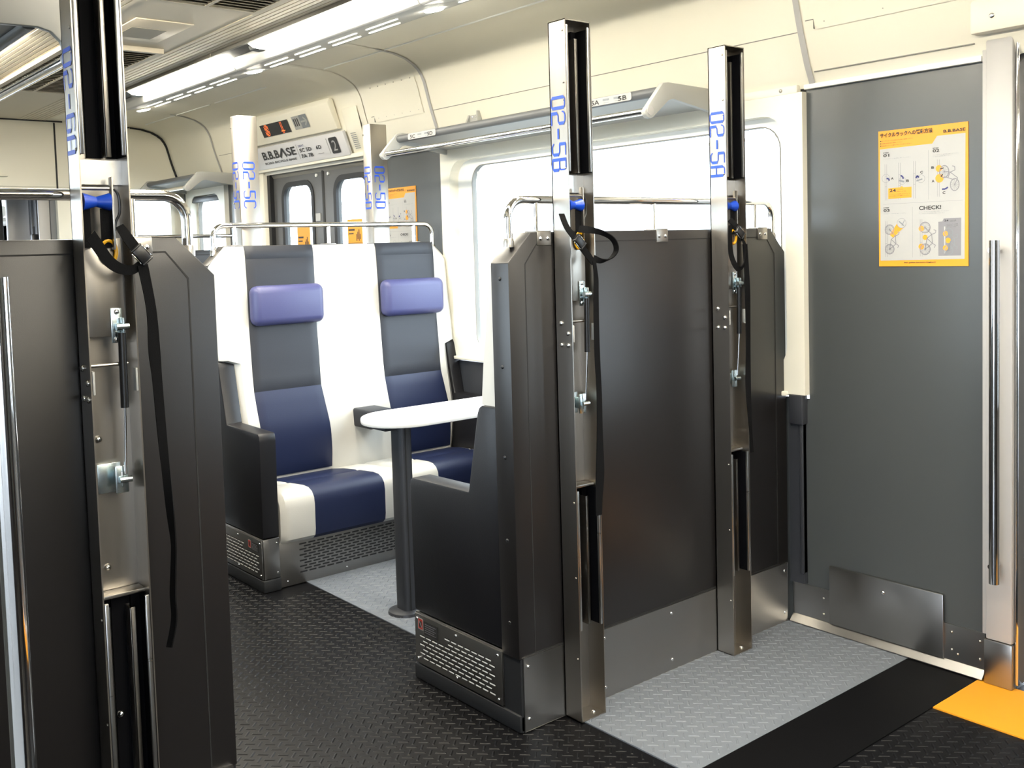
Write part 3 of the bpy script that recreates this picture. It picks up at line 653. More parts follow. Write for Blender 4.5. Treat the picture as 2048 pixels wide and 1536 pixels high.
# ------------------------------------------------------------ seats
ZB = [(.40, .213), (.5, .228), (.56, .235), (.62, .238), (.68, .232), (.75, .218), (.82, .203), (.9, .190), (1.0, .179), (1.1, .168), (1.3, .148), (1.40, .138), (1.43, .135), (1.47, .129), (1.492, .118)]
def dz(z):
    for (a, da), (c, dc) in zip(ZB, ZB[1:]):
        if a <= z <= c: return da + (dc - da) * (z - a) / (c - a)
    return ZB[0][1] if z < .4 else ZB[-1][1]
YS = 0
def bench(X, s, lab):
    t = thing('bench_seat', lab, 'seat', (X + s * .3, 2.53, 0), 'two seat benches facing each other over the table')
    F = lambda d: X + s * d
    # white backrest shell
    b = new(); rows = []
    zs = sorted(set([.40, .46, .5, .56, .62, .68, .75, .82, .9, .955, .975, 1.0, 1.1, 1.2, 1.3, 1.40, 1.43, 1.47, 1.492]))
    for z in zs:
        if z <= .96: a, e = 1.935, 3.135
        elif z <= 1.405: a, e = 1.872, 3.19
        else: k = (z - 1.405) / .09; a, e = 1.872 + .085 * k, 3.19 - .085 * k
        d = dz(z); n = 40; row = [b.verts.new((F(.084), a, z))]
        for i in range(n + 1):
            u = i / n; y = a + (e - a) * u; ed = min(y - a, e - y); rd = .03
            back = 0 if ed > rd else rd - math.sqrt(max(rd * rd - (rd - ed) ** 2, 0))
            # shallow bucket: stripes sit slightly lower than the bolsters
            bu = .006 * (math.cos((y - 2.205) * 2 * math.pi / .705) - 1) * (1 if .45 < z < 1.2 else .4)
            row.append(b.verts.new((F(d - back - bu * 1.0 - .003), y, z)))
        row.append(b.verts.new((F(.084), e, z))); rows.append(row)
    for r0, r1 in zip(rows, rows[1:]):
        for i in range(len(r0) - 1): b.faces.new((r0[i], r0[i + 1], r1[i + 1], r1[i]))
    b.faces.new(rows[-1]); b.faces.new(rows[0][::-1])
    back = obj('backrest', b, 'white', t); back['label'] = 'white leather backrest shell'
    LE = [(.42, 2.032, 2.395), (.5, 2.03, 2.393), (.62, 2.026, 2.383), (.72, 2.018, 2.370), (.82, 2.014, 2.360), (.95, 2.017, 2.366), (1.1, 2.020, 2.368), (1.3, 2.030, 2.377), (1.492, 2.034, 2.385)]
    def edge(z):
        for (a, l0, r0), (c, l1, r1) in zip(LE, LE[1:]):
            if a <= z <= c: k = (z - a) / (c - a); return l0 + (l1 - l0) * k, r0 + (r1 - r0) * k
        return LE[-1][1:]
    for k, oy in enumerate((0, .706)):
        for z0, z1, mt in ((.42, .820, 'navy'), (.820, 1.432, 'slate'), (1.432, 1.492, 'slate')):
            b = new(); n = max(3, int((z1 - z0) / .03)); rows = []
            for i in range(n + 1):
                z = z0 + (z1 - z0) * i / n; l, r = edge(z); row = []
                ez = min(z - z0, z1 - z); puf = .006 * min(1, (ez / .02)) ** .5
                if z1 > 1.48 and i == n: puf = .004
                for j in range(17):
                    u = j / 16; y = l + (r - l) * u + oy; ed = min(u, 1 - u) * (r - l)
                    pf = puf * min(1, ed / .015) ** .5
                    row.append(b.verts.new((F(dz(z) + .0042 + pf), y, z)))
                rows.append([b.verts.new((F(dz(z) - .012), l + oy, z))] + row + [b.verts.new((F(dz(z) - .012), r + oy, z))])
            for r0, r1 in zip(rows, rows[1:]):
                for i in range(len(r0) - 1): b.faces.new((r0[i], r0[i + 1], r1[i + 1], r1[i]))
            b.faces.new(rows[-1]); b.faces.new(rows[0][::-1])
            obj('back_panel', b, mt, t)
        b = new(); l = 2.030 + oy
        box(b, F(.150), F(.230), l - .006, l + .362, 1.122, 1.308, .036, 5)
        for v in b.verts:   # pillow swell
            u = (v.co.y - l - .178) / .18; q = (v.co.z - 1.217) / .09
            v.co.x += s * .010 * (1 - min(1, abs(u)) ** 3) * (1 - min(1, abs(q)) ** 3) * (1 if (v.co.x - F(.18)) * s > 0 else 0)
        obj('headrest', b, 'blue', t)['label'] = 'blue padded headrest'
    # cushions
    PR = [(.205, .20), (.205, .405), (.30, .418), (.38, .422), (.395, .418), (.41, .423), (.50, .425), (.535, .420), (.558, .405), (.571, .382), (.575, .35), (.574, .24), (.570, .212), (.555, .196)]
    def lerp(a, c, d): k = min(1, max(0, (d - .205) / .37)); return a + (c - a) * k
    def piece(name, mt, ya, yb, ea, eb, cz):
        b = new(); st = []
        n = 8
        for i in range(n + 1):
            u = i / n; row = []
            for d, z in PR:
                y = lerp(ya[0], ya[1], d) + (lerp(yb[0], yb[1], d) - lerp(ya[0], ya[1], d)) * u
                ins = 0
                if ea: q = (y - lerp(ya[0], ya[1], d)) / .03; ins = max(ins, .016 * max(0, 1 - q) ** 2)
                if eb: q = (lerp(yb[0], yb[1], d) - y) / .03; ins = max(ins, .016 * max(0, 1 - q) ** 2)
                row.append(b.verts.new((F(d - ins * (d > .5)), y, z - ins * (z > .3))))
            st.append(row)
        for r0, r1 in zip(st, st[1:]):
            for i in range(len(PR)): j = (i + 1) % len(PR); b.faces.new((r0[i], r0[j], r1[j], r1[i]))
        b.faces.new(st[0][::-1]); b.faces.new(st[-1])
        return obj(name, b, mt, t)
    piece('seat_cushion', 'white', (1.945, 1.945), (2.03, 2.105), 1, 0, 0)
    piece('seat_panel', 'navy', (2.03, 2.105), (2.392, 2.468), 0, 0, 0)
    piece('seat_cushion', 'white', (2.392, 2.468), (2.56, 2.60), 0, 1, 0)
    piece('seat_cushion', 'white', (2.56, 2.602), (2.738, 2.772), 1, 0, 0)
    piece('seat_panel', 'navy', (2.738, 2.772), (3.10, 3.10), 0, 0, 0)
    piece('seat_cushion', 'white', (3.10, 3.10), (3.128, 3.128), 0, 1, 0)
    # arms
    arm = [(.083, .975), (.150, .975), (.165, .968), (.174, .95), (.232, .695), (.548, .690), (.558, .680), (.562, .660), (.556, .236), (.083, .236)]
    for a, e in ((1.862, 1.940), (3.130, 3.196)):
        b = new(); prism(b, [(F(d), z) for d, z in arm], 'y', a, e, .007); o = obj('armrest', b, 'armleather', t)
        b = new(); prism(b, [(F(d), z) for d, z in ((.083, .058), (.083, .232), (.554, .232), (.554, .058))], 'y', a + .002, e - .002, .002); fb = obj('side_base', b, 'kick', t)
        b = new(); box(b, min(F(.0), F(.560)), max(F(.0), F(.560)), a - .006, e, .001, .055, .006); obj('plinth', b, 'plinth', t)
    # vent plate on aisle side
    b = new(); x0, x1 = sorted((F(.083), F(.550))); box(b, x0, x1, 1.857, 1.862, .060, .228, .001); vp = obj('side_vent_plate', b, 'kick', t)
    b = new()
    for d in (.10, .315, .535):
        for z in (.075, .213): screw(b, (F(d), 1.857, z), (0, -1, 0), .005)
    obj('screw', b, 'chrome', vp)
    sh = Sheet((F(0), 1.857, 0), (s, 0, 0), (0, 0, 1), (0, -1, 0))
    for r in range(8):
        for k in range(11):
            d0 = .115 + k * .036 + (.018 if r % 2 else 0)
            z = .082 + r * .0145
            if d0 > .50 or (z > .165 and d0 > .36): continue
            sh.poly('trimw', [(d0 + p[0], z + p[1]) for p in rrect(0, .028, 0, .0042, .002, 2)], .001)
            sh.poly('gasket', [(d0 + p[0], z + .0042 + p[1]) for p in rrect(0, .028, 0, .0030, .0012, 2)], .001)
    for o in sh.done(vp, {'trimw': 'louvre_slots', 'gasket': 'louvre_openings'}): o['kind'] = 'stuff'
    ds = (.43, .50)
    sh = Sheet((F(.53 if s < 0 else .53), 1.857, .178), (1 if s < 0 else 1, 0, 0), (0, 0, 1), (0, -1, 0))
    xo = 0 if s < 0 else -.10
    if s < 0:
        sh.rect('paper', .0, .032, .0, .040, .0012); sh.rect('red', .003, .029, .003, .037, .0018); sh.rect('ink', .008, .024, .009, .030, .0022); sh.line('paper', [(.010, .030), (.024, .010)], .003, .0026)
        sh.rect('ink', .036, .115, -.01, .034, .0012)
        for k in range(5): sh.rect('lightink', .04, .105 - .01 * (k % 2), .025 - k * .007, .027 - k * .007, .0018)
    else:
        sh.rect('paper', -.11, -.082, 0, .036, .0012); sh.rect('red', -.107, -.085, .003, .033, .0018); sh.rect('ink', -.101, -.091, .008, .027, .0022)
        sh.rect('ink', -.078, -.01, -.006, .030, .0012)
        for k in range(5): sh.rect('lightink', -.074, -.018 - .01 * (k % 2), .023 - k * .006, .025 - k * .006, .0018)
    sh.done(vp, {'paper': 'warning_label', 'red': 'warning_label_border', 'ink': 'warning_label_ink', 'lightink': 'warning_label_text'})
    # front vent panel under the cushion
    b = new(); xa, xb = sorted((F(.20), F(.545))); box(b, xa, xb, 1.942, 3.128, .004, .200, .001); fv = obj('front_vent_panel', b, 'kick', t)
    sh = Sheet((F(.545), 0, 0), (0, s, 0), (0, 0, 1), (s, 0, 0))
    for r in range(11):
        for k in range(24):
            y = 2.035 + k * .0445 + (.022 if r % 2 else 0)
            if y > 3.05: continue
            u0 = y if s > 0 else -y - .036
            sh.poly('gasket', [(u0 + p[0], .050 + r * .0125 + p[1]) for p in rrect(0, .036, 0, .0068, .0033, 2)], .001)
    for o in sh.done(fv, {'gasket': 'vent_slots'}): o['kind'] = 'stuff'
    b = new()
    for y in (1.975, 2.27, 2.6, 2.95): screw(b, (F(.545), y, .025), (s, 0, 0), .005)
    obj('screw', b, 'chrome', fv)
    b = new()
    for z in (.08, .21): screw(b, (F(.554), 1.925, z), (s, 0, 0), .004)
    obj('base_screws', b, 'chrome', t)
    # middle armrest
    b = new(); box(b, *sorted((F(.20), F(.395))), 2.51, 2.645, .600, .690, .012, 3); obj('middle_armrest', b, 'slate', t)
    return t
bench(P2X, 1, 'white and navy two seat bench facing the camera beyond the table')
bench(P1X - .083 + .083, -1, 'bench seen from behind on the right, black side panel and low arm')

# ------------------------------------------------------------ table
t = thing('table', 'narrow white table with rounded end on one dark column between the benches', 'table', (-3.41, 2.18, 0))
cx = -3.41; hw = .165
pts = [(cx - hw, 3.19), (cx - hw, 2.22)] + [(cx + hw * math.cos(math.radians(a)), 2.22 + .175 * math.sin(math.radians(a))) for a in range(190, 351, 10)] + [(cx + hw, 2.22), (cx + hw, 3.19)]
b = new(); prism(b, pts, 'z', .765, .793, .009); obj('tabletop', b, 'table', t)
b = new(); prism(b, rrect(-3.375 - .042, -3.375 + .042, 2.182 - .03, 2.182 + .03, .022, 5), 'z', .004, .765); obj('column', b, 'dark', t)
b = new(); box(b, -3.375 + .036, -3.375 + .044, 2.172, 2.176, .02, .76); obj('column_groove', b, 'groove', t)
b = new(); tube(b, [(-3.375, 2.18, .004), (-3.375, 2.18, .014), (-3.375, 2.18, .020)], [.075, .072, .055], 28); obj('base_flange', b, 'dark', t)
b = new(); box(b, cx - .05, cx + .05, 2.1, 3.15, .745, .765, .004); obj('support_rail', b, 'dark', t)

# ------------------------------------------------------------ luggage racks
def rack(x0, x1, side, lab, labels=()):
    Y = (lambda y: y) if side > 0 else (lambda y: 3.57 - y)
    t = thing('luggage_rack', lab, 'rack', ((x0 + x1) / 2, Y(3.15), 1.94), 'luggage racks above the windows')
    arm = [(2.772, 1.938), (2.777, 1.925), (2.79, 1.914), (2.806, 1.912), (2.818, 1.918), (2.905, 1.985), (2.93, 1.992), (3.195, 1.950), (3.195, 2.045), (2.905, 2.052), (2.875, 2.048), (2.862, 2.035)]
    if side < 0: arm = [(2.772, 1.938), (2.777, 1.925), (2.79, 1.914), (2.806, 1.918), (2.818, 1.978), (2.84, 2.000), (2.87, 2.008), (3.32, 2.000), (3.32, 2.12), (2.80, 2.12), (2.775, 2.10)]
    for xa in (x0, x1 - .022):
        b = new(); prism(b, [(Y(y), z) for y, z in arm], 'x', xa, xa + .022, .003); a = obj('arm', b, 'rackg', t)
        b = new(); tube(b, [(xa - .003, Y(2.80), 1.94), (xa + .025, Y(2.80), 1.94)], .017, 20); obj('arm_cap', b, 'jamb', a)
    b = new(); tube(b, [(x0 + .01, Y(2.80), 1.94), (x1 - .01, Y(2.80), 1.94)], .0135, 16); obj('front_tube', b, 'chrome', t)
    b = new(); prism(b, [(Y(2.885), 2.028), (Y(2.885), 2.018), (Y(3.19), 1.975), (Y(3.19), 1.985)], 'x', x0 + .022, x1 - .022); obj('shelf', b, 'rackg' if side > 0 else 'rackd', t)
    b = new(); tube(b, [(x0 + .022, Y(2.885), 2.020), (x1 - .022, Y(2.885), 2.020)], .019, 16); ft = obj('shelf_edge', b, 'rackd', t)
    for u in labels:
        sh = Sheet((u[0], Y(2.885) - .0195, 2.008), (1, 0, 0), (0, 0, 1), (0, -1, 0))
        sh.poly('paper', rrect(0, u[1], -.004, .026, .008, 3), .001)
        sh.text('ink', u[2], .02, 0, .018, .045, .002); sh.text('ink', u[3], u[1] - .07, 0, .018, .045, .002)
        for k in range(2): sh.rect('midink', .085 + k * .06, .12 + k * .06, .010, .018, .002); sh.rect('midink', .09 + k * .06, .12 + k * .06, .002, .004, .002)
        sh.done(ft, {'paper': 'seat_label', 'ink': 'seat_label_text', 'midink': 'seat_label_marks'})
    for bx in (u[0] + .13 for u in labels[:1]):
        b = new(); prism(b, [(Y(3.10), 2.03), (Y(3.15), 2.13), (Y(3.165), 2.13), (Y(3.195), 2.0)], 'x', bx, bx + .012); box(b, bx, bx + .09, Y(3.150), Y(3.158), 2.0, 2.14, .001); box(b, bx + .09, bx + .10, Y(3.13), Y(3.16), 2.0, 2.14, .001)
        wb = obj('wall_bracket', b, 'rackg', t); b = new()
        for dx in (.035, .065): screw(b, (bx + dx, Y(3.150), 2.115), (0, -1, 0), .007)
        obj('screw', b, 'chrome', wb)
rack(-4.40, -2.575, 1, 'long chrome and grey rack over the big window', ((-4.27, .24, '5C', '5D'), (-2.97, .24, '5A', '5B')))
rack(-7.95, -6.95, 1, 'far luggage rack left of the far seat numbers')
rack(-4.40, -2.60, -1, 'grey rack end with dark underside in the top left corner')

# ------------------------------------------------------------ grab bars by doors
def grab(x, y, z0, z1, wy, lab):
    t = thing('grab_bar', lab, 'grab bar', (x, wy, z0), 'vertical chrome grab bars beside the doors')
    b = new(); tube(b, [(x, y, z0), (x, y, z1)], .0155, 20); obj('bar', b, 'chrome', t)
    for z in (z0 + .05, z1 - .03):
        b = new(); tube(b, [(x - .012, y, z), (x - .012, wy, z)], .009, 12); obj('stand_off', b, 'chrome', t)
grab(-1.462, 3.125, .356, 1.431, WY - .03, 'vertical chrome bar on the right door jamb')
grab(-1.43, .316, .356, 1.431, LY, 'blurred chrome bar at the left edge of the picture')

# ------------------------------------------------------------ cycle posts
def ribbon(bm, pts, th=.0016):
    """pts: (centre, half width vector)"""
    A = []; 
    P = [(Vector(c), Vector(h)) for c, h in pts]
    for i, (c, h) in enumerate(P):
        t = (P[min(i + 1, len(P) - 1)][0] - P[max(i - 1, 0)][0]).normalized(); n = t.cross(h)
        n = n.normalized() * th if n.length > 1e-9 else Vector((th, 0, 0))
        A.append([bm.verts.new(c - h + n), bm.verts.new(c + h + n), bm.verts.new(c + h - n), bm.verts.new(c - h - n)])
    for a, b_ in zip(A, A[1:]):
        for k in range(4): bm.faces.new((a[k], a[(k + 1) % 4], b_[(k + 1) % 4], b_[k]))
    bm.faces.new(A[0][::-1]); bm.faces.new(A[-1])
def smoothpts(pts, n=5):
    out = []; P = [Vector(p) for p in pts]
    for i in range(len(P) - 1):
        p0, p1, p2, p3 = P[max(i - 1, 0)], P[i], P[i + 1], P[min(i + 2, len(P) - 1)]
        for k in range(n):
            u = k / n; out.append(.5 * ((2 * p1) + (p2 - p0) * u + (2 * p0 - 5 * p1 + 4 * p2 - p3) * u * u + (3 * p1 - p0 - 3 * p2 + p3) * u ** 3))
    out.append(P[-1]); return out
def post(X, y0, s, code, lab, strap, detail=True, tail=None):
    t = thing('cycle_rack_post', lab, 'cycle rack', (X, y0 + .052, 0), 'numbered steel cycle rack posts')
    F = lambda d: X + s * d; y1 = y0 + .103; D = .077; H = 2.112
    def bx(b, d0, d1, ya, yb, z0, z1, bev=0): box(b, *sorted((F(d0), F(d1))), ya, yb, z0, z1, bev)
    b = new(); bx(b, .004, .008, y0, y1, .004, H); bx(b, .004, D, y0, y0 + .003, .004, H); bx(b, .004, D, y1 - .003, y1, .004, H); bx(b, .004, D, y0, y1, H - .003, H)
    bx(b, .004, D, y0, y1, .004, .007)
    obj('channel', b, 'steel', t)
    # upper and lower rubber rails
    for zz0, zz1, nm in ((1.668, 2.096, 'wheel_guide'), (.285, .715, 'wheel_guide')):
        b = new(); bx(b, .010, .016, y0 + .036, y0 + .066, zz0, zz1 - .004); bx(b, .010, D - .004, y1 - .006, y1 - .003, zz0, zz1 - .004); bx(b, .010, D - .004, y0 + .003, y0 + .006, zz0, zz1 - .004); bx(b, .0085, .010, y0 + .004, y1 - .004, zz1 - .03, zz1 - .004); bx(b, .010, .018, y0 + .078, y1 - .006, zz0, zz1 - .004); g = obj(nm, b, 'black', t)
        b = new(); bx(b, .010, .046, y0 + .066, y0 + .070, zz0, zz1 - .03, .001); bx(b, .043, .046, y0 + .066, y0 + .078, zz0, zz1 - .03, .001); obj('centre_rib', b, 'steel', g)
        b = new(); bx(b, D - .008, D, y0 + .004, y0 + .013, zz0 + .002, zz1, .002); bx(b, D - .008, D, y1 - .013, y1 - .004, zz0 + .002, zz1, .002); obj('guide_lip', b, 'steel_h', g)
    b = new()
    for z in (.20, .45, .68, 1.93, 1.88, 1.68, 2.08): screw(b, (F(.066), y0, z), (0, -1, 0), .0035, .003)
    obj('side_screw', b, 'steel', t)
    b = new()
    for d, z in ((.030, 1.22), (.060, 1.19), (.030, 1.155), (.060, 1.155)): screw(b, (F(d), y0, z), (0, -1, 0), .008, .006)
    obj('side_bolts', b, 'chrome', t)
    if detail:
        b = new(); bx(b, .03, .034, y0 + .003, y1 - .003, 1.610, 1.662); obj('cross_plate', b, 'steel_h', t)
        for za, ze in ((1.600, .070), (1.225, .085)):
            b = new(); tube(b, [(F(.058), y0 + .003, za), (F(.058), y0 + ze, za)], .004, 10); obj('cross_rod', b, 'steel', t)
        b = new(); bx(b, .050, .068, y0 + .066, y0 + .071, 1.470, 1.625, .004); ho = obj('hook_plate', b, 'steel', t)
        b = new()
        hp_ = smoothpts([(F(.06), y0 + .074, 1.60), (F(.06), y0 + .083, 1.585), (F(.06), y0 + .084, 1.55), (F(.06), y0 + .075, 1.53), (F(.06), y0 + .072, 1.51)], 4)
        tube(b, hp_, .003, 8); obj('hook_wire', b, 'pplastic', ho)
        b = new(); k = 10; tube(b, [(F(.058), y0 + .008 + .056 * i / k, 1.572) for i in range(k + 1)], [.0105 + .0085 * abs(i / k - .5) * 2 for i in range(k + 1)], 18); obj('roller', b, 'bluenylon', t)['label'] = 'blue waisted roller'
        b = new()
        bx(b, .055, .057, y0 + .008, y0 + .024, 1.475, 1.558); obj('hanging_strap', b, 'web', t)
        b = new(); bx(b, .055, .057, y0 + .044, y0 + .066, 1.475, 1.558); obj('hanging_strap', b, 'web', t)
        b = new(); bx(b, .046, .049, y0 + .006, y0 + .086, 1.285, 1.495, .001); fp = obj('flip_plate', b, 'steel', t)
        # yellow ring
        b = new(); ring = [(F(.055), y0 + .058 + .016 * math.cos(a), 1.466 + .024 * math.sin(a)) for a in [2 * math.pi * i / 20 for i in range(21)]]
        tube(b, ring, .0042, 8, False); obj('ring', b, 'hook', t)['label'] = 'yellow plastic ring'
        # gas spring with brackets
        gs = [(1.330, 1.275, y0 + .074), (.99, .95, y0 + .074)]
        b = new(); bx(b, .050, .053, y0 + .056, y0 + .080, 1.270, 1.345, .002); bx(b, .053, .072, y0 + .074, y0 + .078, 1.285, 1.325, .004); tube(b, [(F(.066), y0 + .062, 1.305), (F(.066), y0 + .088, 1.305)], .008, 12); brk = obj('upper_bracket', b, 'zinc', t)
        b = new(); screw(b, (F(.053), y0 + .068, 1.337), (s, 0, 0), .006); screw(b, (F(.053), y0 + .066, 1.278), (s, 0, 0), .006); obj('bolt', b, 'chrome', brk)
        b = new(); bx(b, .012, .016, y0 + .022, y0 + .072, .940, 1.005, .001); bx(b, .016, .050, y0 + .062, y0 + .066, .955, .99, .004); bx(b, .044, .048, y0 + .050, y0 + .078, .942, 1.002, .002); tube(b, [(F(.055), y0 + .056, .972), (F(.055), y0 + .082, .972)], .007, 12); obj('lower_bracket', b, 'zinc', t)
        b = new(); tube(b, [(F(.066), y0 + .073, 1.292), (F(.064), y0 + .072, 1.130)], .0085, 14); g = obj('gas_spring', b, 'pplastic', t)
        b = new(); tube(b, [(F(.064), y0 + .072, 1.130), (F(.056), y0 + .069, .985)], .003, 10); obj('spring_rod', b, 'chrome', g)
        for ya, yb in ((y0 + .004, y0 + .009), (y1 - .009, y1 - .004)):
            b = new(); bx(b, .06, D + .001, ya, yb, 1.165, 1.215, .001); obj('stop_pad', b, 'rackg', t)
        b = new()
        for dy, z in ((.03, 1.06), (.035, .775), (.04, .45)): screw(b, (F(.008 if z > .7 else .030), y0 + dy, z), (s, 0, 0), .008, .008)
        for dy in (.02, .075): screw(b, (F(.05), y0 + dy, .007), (0, 0, 1), .007, .006)
        obj('hex_bolt', b, 'chrome', t)
        b = new(); bx(b, .010, .050, y0 + .003, y1 - .003, .716, .724, .001); obj('guide_cap', b, 'steel', t)
    # code lettering
    cw, chh, pt = .040, .060, .0455
    sh = Sheet((F(.006 if s > 0 else .071), y0, 1.893), (0, 0, -1), (1, 0, 0), (0, -1, 0))
    lettering(sh, 'bluepaint', code, 0, .004, cw, chh, pt)
    if s < 0:
        sh.b['bluepaint'].verts.ensure_lookup_table()
    sh.done(t, {'bluepaint': 'number_lettering'})
    if s < 0:
        pass
    return t
def near_strap(p, X, base, loop, up, tail, buckle):
    pass
def post_back(X, y0, code, lab):
    """post on the far side of the far partition: closed steel back towards the camera"""
    t = thing('cycle_rack_post', lab, 'cycle rack', (X, y0 + .05, 0), 'numbered steel cycle rack posts')
    b = new(); box(b, X - .077, X, y0, y0 + .100, .004, 2.112, .003); obj('channel', b, 'steel', t)
    b = new(); box(b, X - .079, X - .077, y0 + .01, y0 + .09, .05, 2.09); obj('wheel_guide', b, 'black', t)
    sh = Sheet((X - .070, y0, 1.895), (0, 0, -1), (1, 0, 0), (0, -1, 0)); lettering(sh, 'bluepaint', code, 0, .0, .040, .060, .0455); sh.done(t, {'bluepaint': 'number_lettering'})
    sh = Sheet((X, y0 + .018, 1.895), (0, 0, -1), (0, 1, 0), (1, 0, 0)); lettering(sh, 'bluepaint', code, 0, .0, .040, .060, .0455); sh.done(t, {'bluepaint': 'number_lettering'})
    b = new()
    for z in (2.06, 1.70): screw(b, (X - .07, y0, z), (0, -1, 0), .004)
    obj('side_screw', b, 'steel', t)
PX = P1X
pA = post(PX, 2.765, 1, '02-5A', 'steel post numbered 02-5A, right of the two near racks', None)
pB = post(PX, 2.035, 1, '02-5B', 'steel post numbered 02-5B in front of the right partition', None)
pL = post(PX, .657, 1, '02-6A', 'tall steel post numbered 02-6A in the left foreground', None)
post_back(P2X + .003, 2.083, '02-5C', 'steel post numbered 02-5C rising behind the far left seat')
post_back(P2X + .003, 2.812, '02-5D', 'steel post numbered 02-5D rising behind the far right seat')
# straps (lie on / hang from the posts, threaded through buckles)
def strap(lab, x, segs, buckle, par_loc):
    t = thing('strap', lab, 'strap', par_loc, 'black webbing straps with buckles on the racks')
    for nm, pts in segs:
        C = smoothpts([(x + p[3] if len(p) > 3 else x, p[0], p[1]) for p in pts], 5); HW = smoothpts([p[2] for p in pts], 5)
        b = new(); ribbon(b, list(zip(C, HW))); obj(nm, b, 'web', t)
    by, bz, ang = buckle; b = new(); box(b, -.005, .005, -.012, .012, -.018, .018, .003); box(b, -.006, .006, -.014, .014, -.021, -.016, .002); box(b, -.006, .006, -.014, .014, .016, .021, .002)
    b.transform(Matrix.Translation((x + .006, by, bz)) @ Matrix.Rotation(math.radians(ang), 4, 'X'))
    bo = obj('buckle', b, 'pplastic', t)
    b = new(); box(b, -.002, .002, -.0155, -.013, -.014, .014, .001); box(b, -.002, .002, .013, .0155, -.014, .014, .001); b.transform(Matrix.Translation((x + .006, by, bz)) @ Matrix.Rotation(math.radians(ang), 4, 'X')); obj('buckle_clip', b, 'chrome', bo)
x = -2.17
def hv(y, z, dx=0): return (dx, y, z)
strap('black strap hanging far down the left foreground post', x, [
    ('loop_strap', [(.664, 1.500, hv(.008, .010)), (.681, 1.472, hv(.010, .007)), (.698, 1.446, hv(.008, .009)), (.720, 1.430, hv(.005, .010)), (.744, 1.426, hv(.0, .010)), (.762, 1.436, hv(-.004, .008)), (.778, 1.448, hv(-.003, .004))]),
    ('short_strap', [(.733, 1.520, hv(.008, .004), -.03), (.744, 1.492, hv(.010, .005), -.01), (.758, 1.466, hv(.010, .006)), (.770, 1.448, hv(.010, .006), .004)]),
    ('long_strap', [(.766, 1.436, hv(.011, .002), .004), (.779, 1.340, hv(.0105, 0), .006), (.781, 1.250, hv(.0125, 0), .006), (.784, 1.188, hv(.0105, 0), .006), (.7895, 1.050, hv(.0095, 0), .006), (.7975, .910, hv(.0055, 0, .008), .006), (.802, .832, hv(.0012, 0, .011), .006), (.801, .798, hv(.0010, 0, .011), .006), (.795, .715, hv(.0018, 0, .011), .006), (.795, .659, hv(.002, 0, .010), .006), (.781, .600, hv(.003, .001, .008), .006)]),
], (.764, 1.458, 40), (x, .75, 1.45))
strap('black strap with wide open loop on the 02-5B post', x, [
    ('loop_strap', [(2.062, 1.500, hv(.003, .010), -.02), (2.082, 1.497, hv(.003, .010)), (2.119, 1.487, hv(0, .006, .006), .02), (2.153, 1.467, hv(0, .003, .009), .03), (2.167, 1.436, hv(0, .001, .010), .03), (2.152, 1.410, hv(0, .002, .010), .02), (2.126, 1.403, hv(.002, .006, .006), .01), (2.100, 1.412, hv(.004, .010))]),
    ('short_strap', [(2.004, 1.545, hv(.010, 0), -.03), (2.006, 1.505, hv(.010, .002), -.01), (2.030, 1.472, hv(.007, .008)), (2.058, 1.442, hv(.008, .007)), (2.084, 1.416, hv(.009, .006)), (2.102, 1.395, hv(.008, .003))]),
    ('long_strap', [(2.101, 1.405, hv(.006, .002), .002), (2.105, 1.355, hv(.004, 0, .006), .004), (2.104, 1.306, hv(.005, 0, .006), .004), (2.102, 1.210, hv(.006, 0, .006), .004), (2.103, 1.112, hv(.006, 0, .006), .004), (2.107, 1.012, hv(.007, 0, .004), .004), (2.106, .90, hv(.011, 0), .004), (2.103, .77, hv(.0165, 0), .004), (2.096, .69, hv(.014, 0), .004), (2.094, .640, hv(.012, 0), .004)]),
], (2.040, 1.462, 45), (x, 2.09, 1.45))
strap('black strap with small closed loop on the 02-5A post', x, [
    ('loop_strap', [(2.742, 1.505, hv(.008, 0)), (2.740, 1.461, hv(.010, 0)), (2.747, 1.400, hv(.008, .002, .003)), (2.770, 1.358, hv(.003, .008, .004), .008), (2.800, 1.372, hv(-.005, .007, .004), .01), (2.812, 1.425, hv(-.009, .0, .002), .01), (2.790, 1.470, hv(-.007, .007), .005), (2.750, 1.503, hv(-.005, .009))]),
    ('short_strap', [(2.765, 1.525, hv(.010, .006), -.02), (2.780, 1.495, hv(.010, .005)), (2.800, 1.455, hv(.010, .005), .004)]),
    ('long_strap', [(2.812, 1.440, hv(.006, 0, .006), .006), (2.819, 1.352, hv(.006, 0, .006), .006), (2.823, 1.262, hv(.013, 0), .006), (2.822, 1.084, hv(.011, 0), .006), (2.819, .949, hv(.007, 0, .006), .006), (2.828, .812, hv(.0075, 0), .006), (2.834, .720, hv(.009, 0), .006)]),
], (2.787, 1.480, 50), (x, 2.79, 1.45))

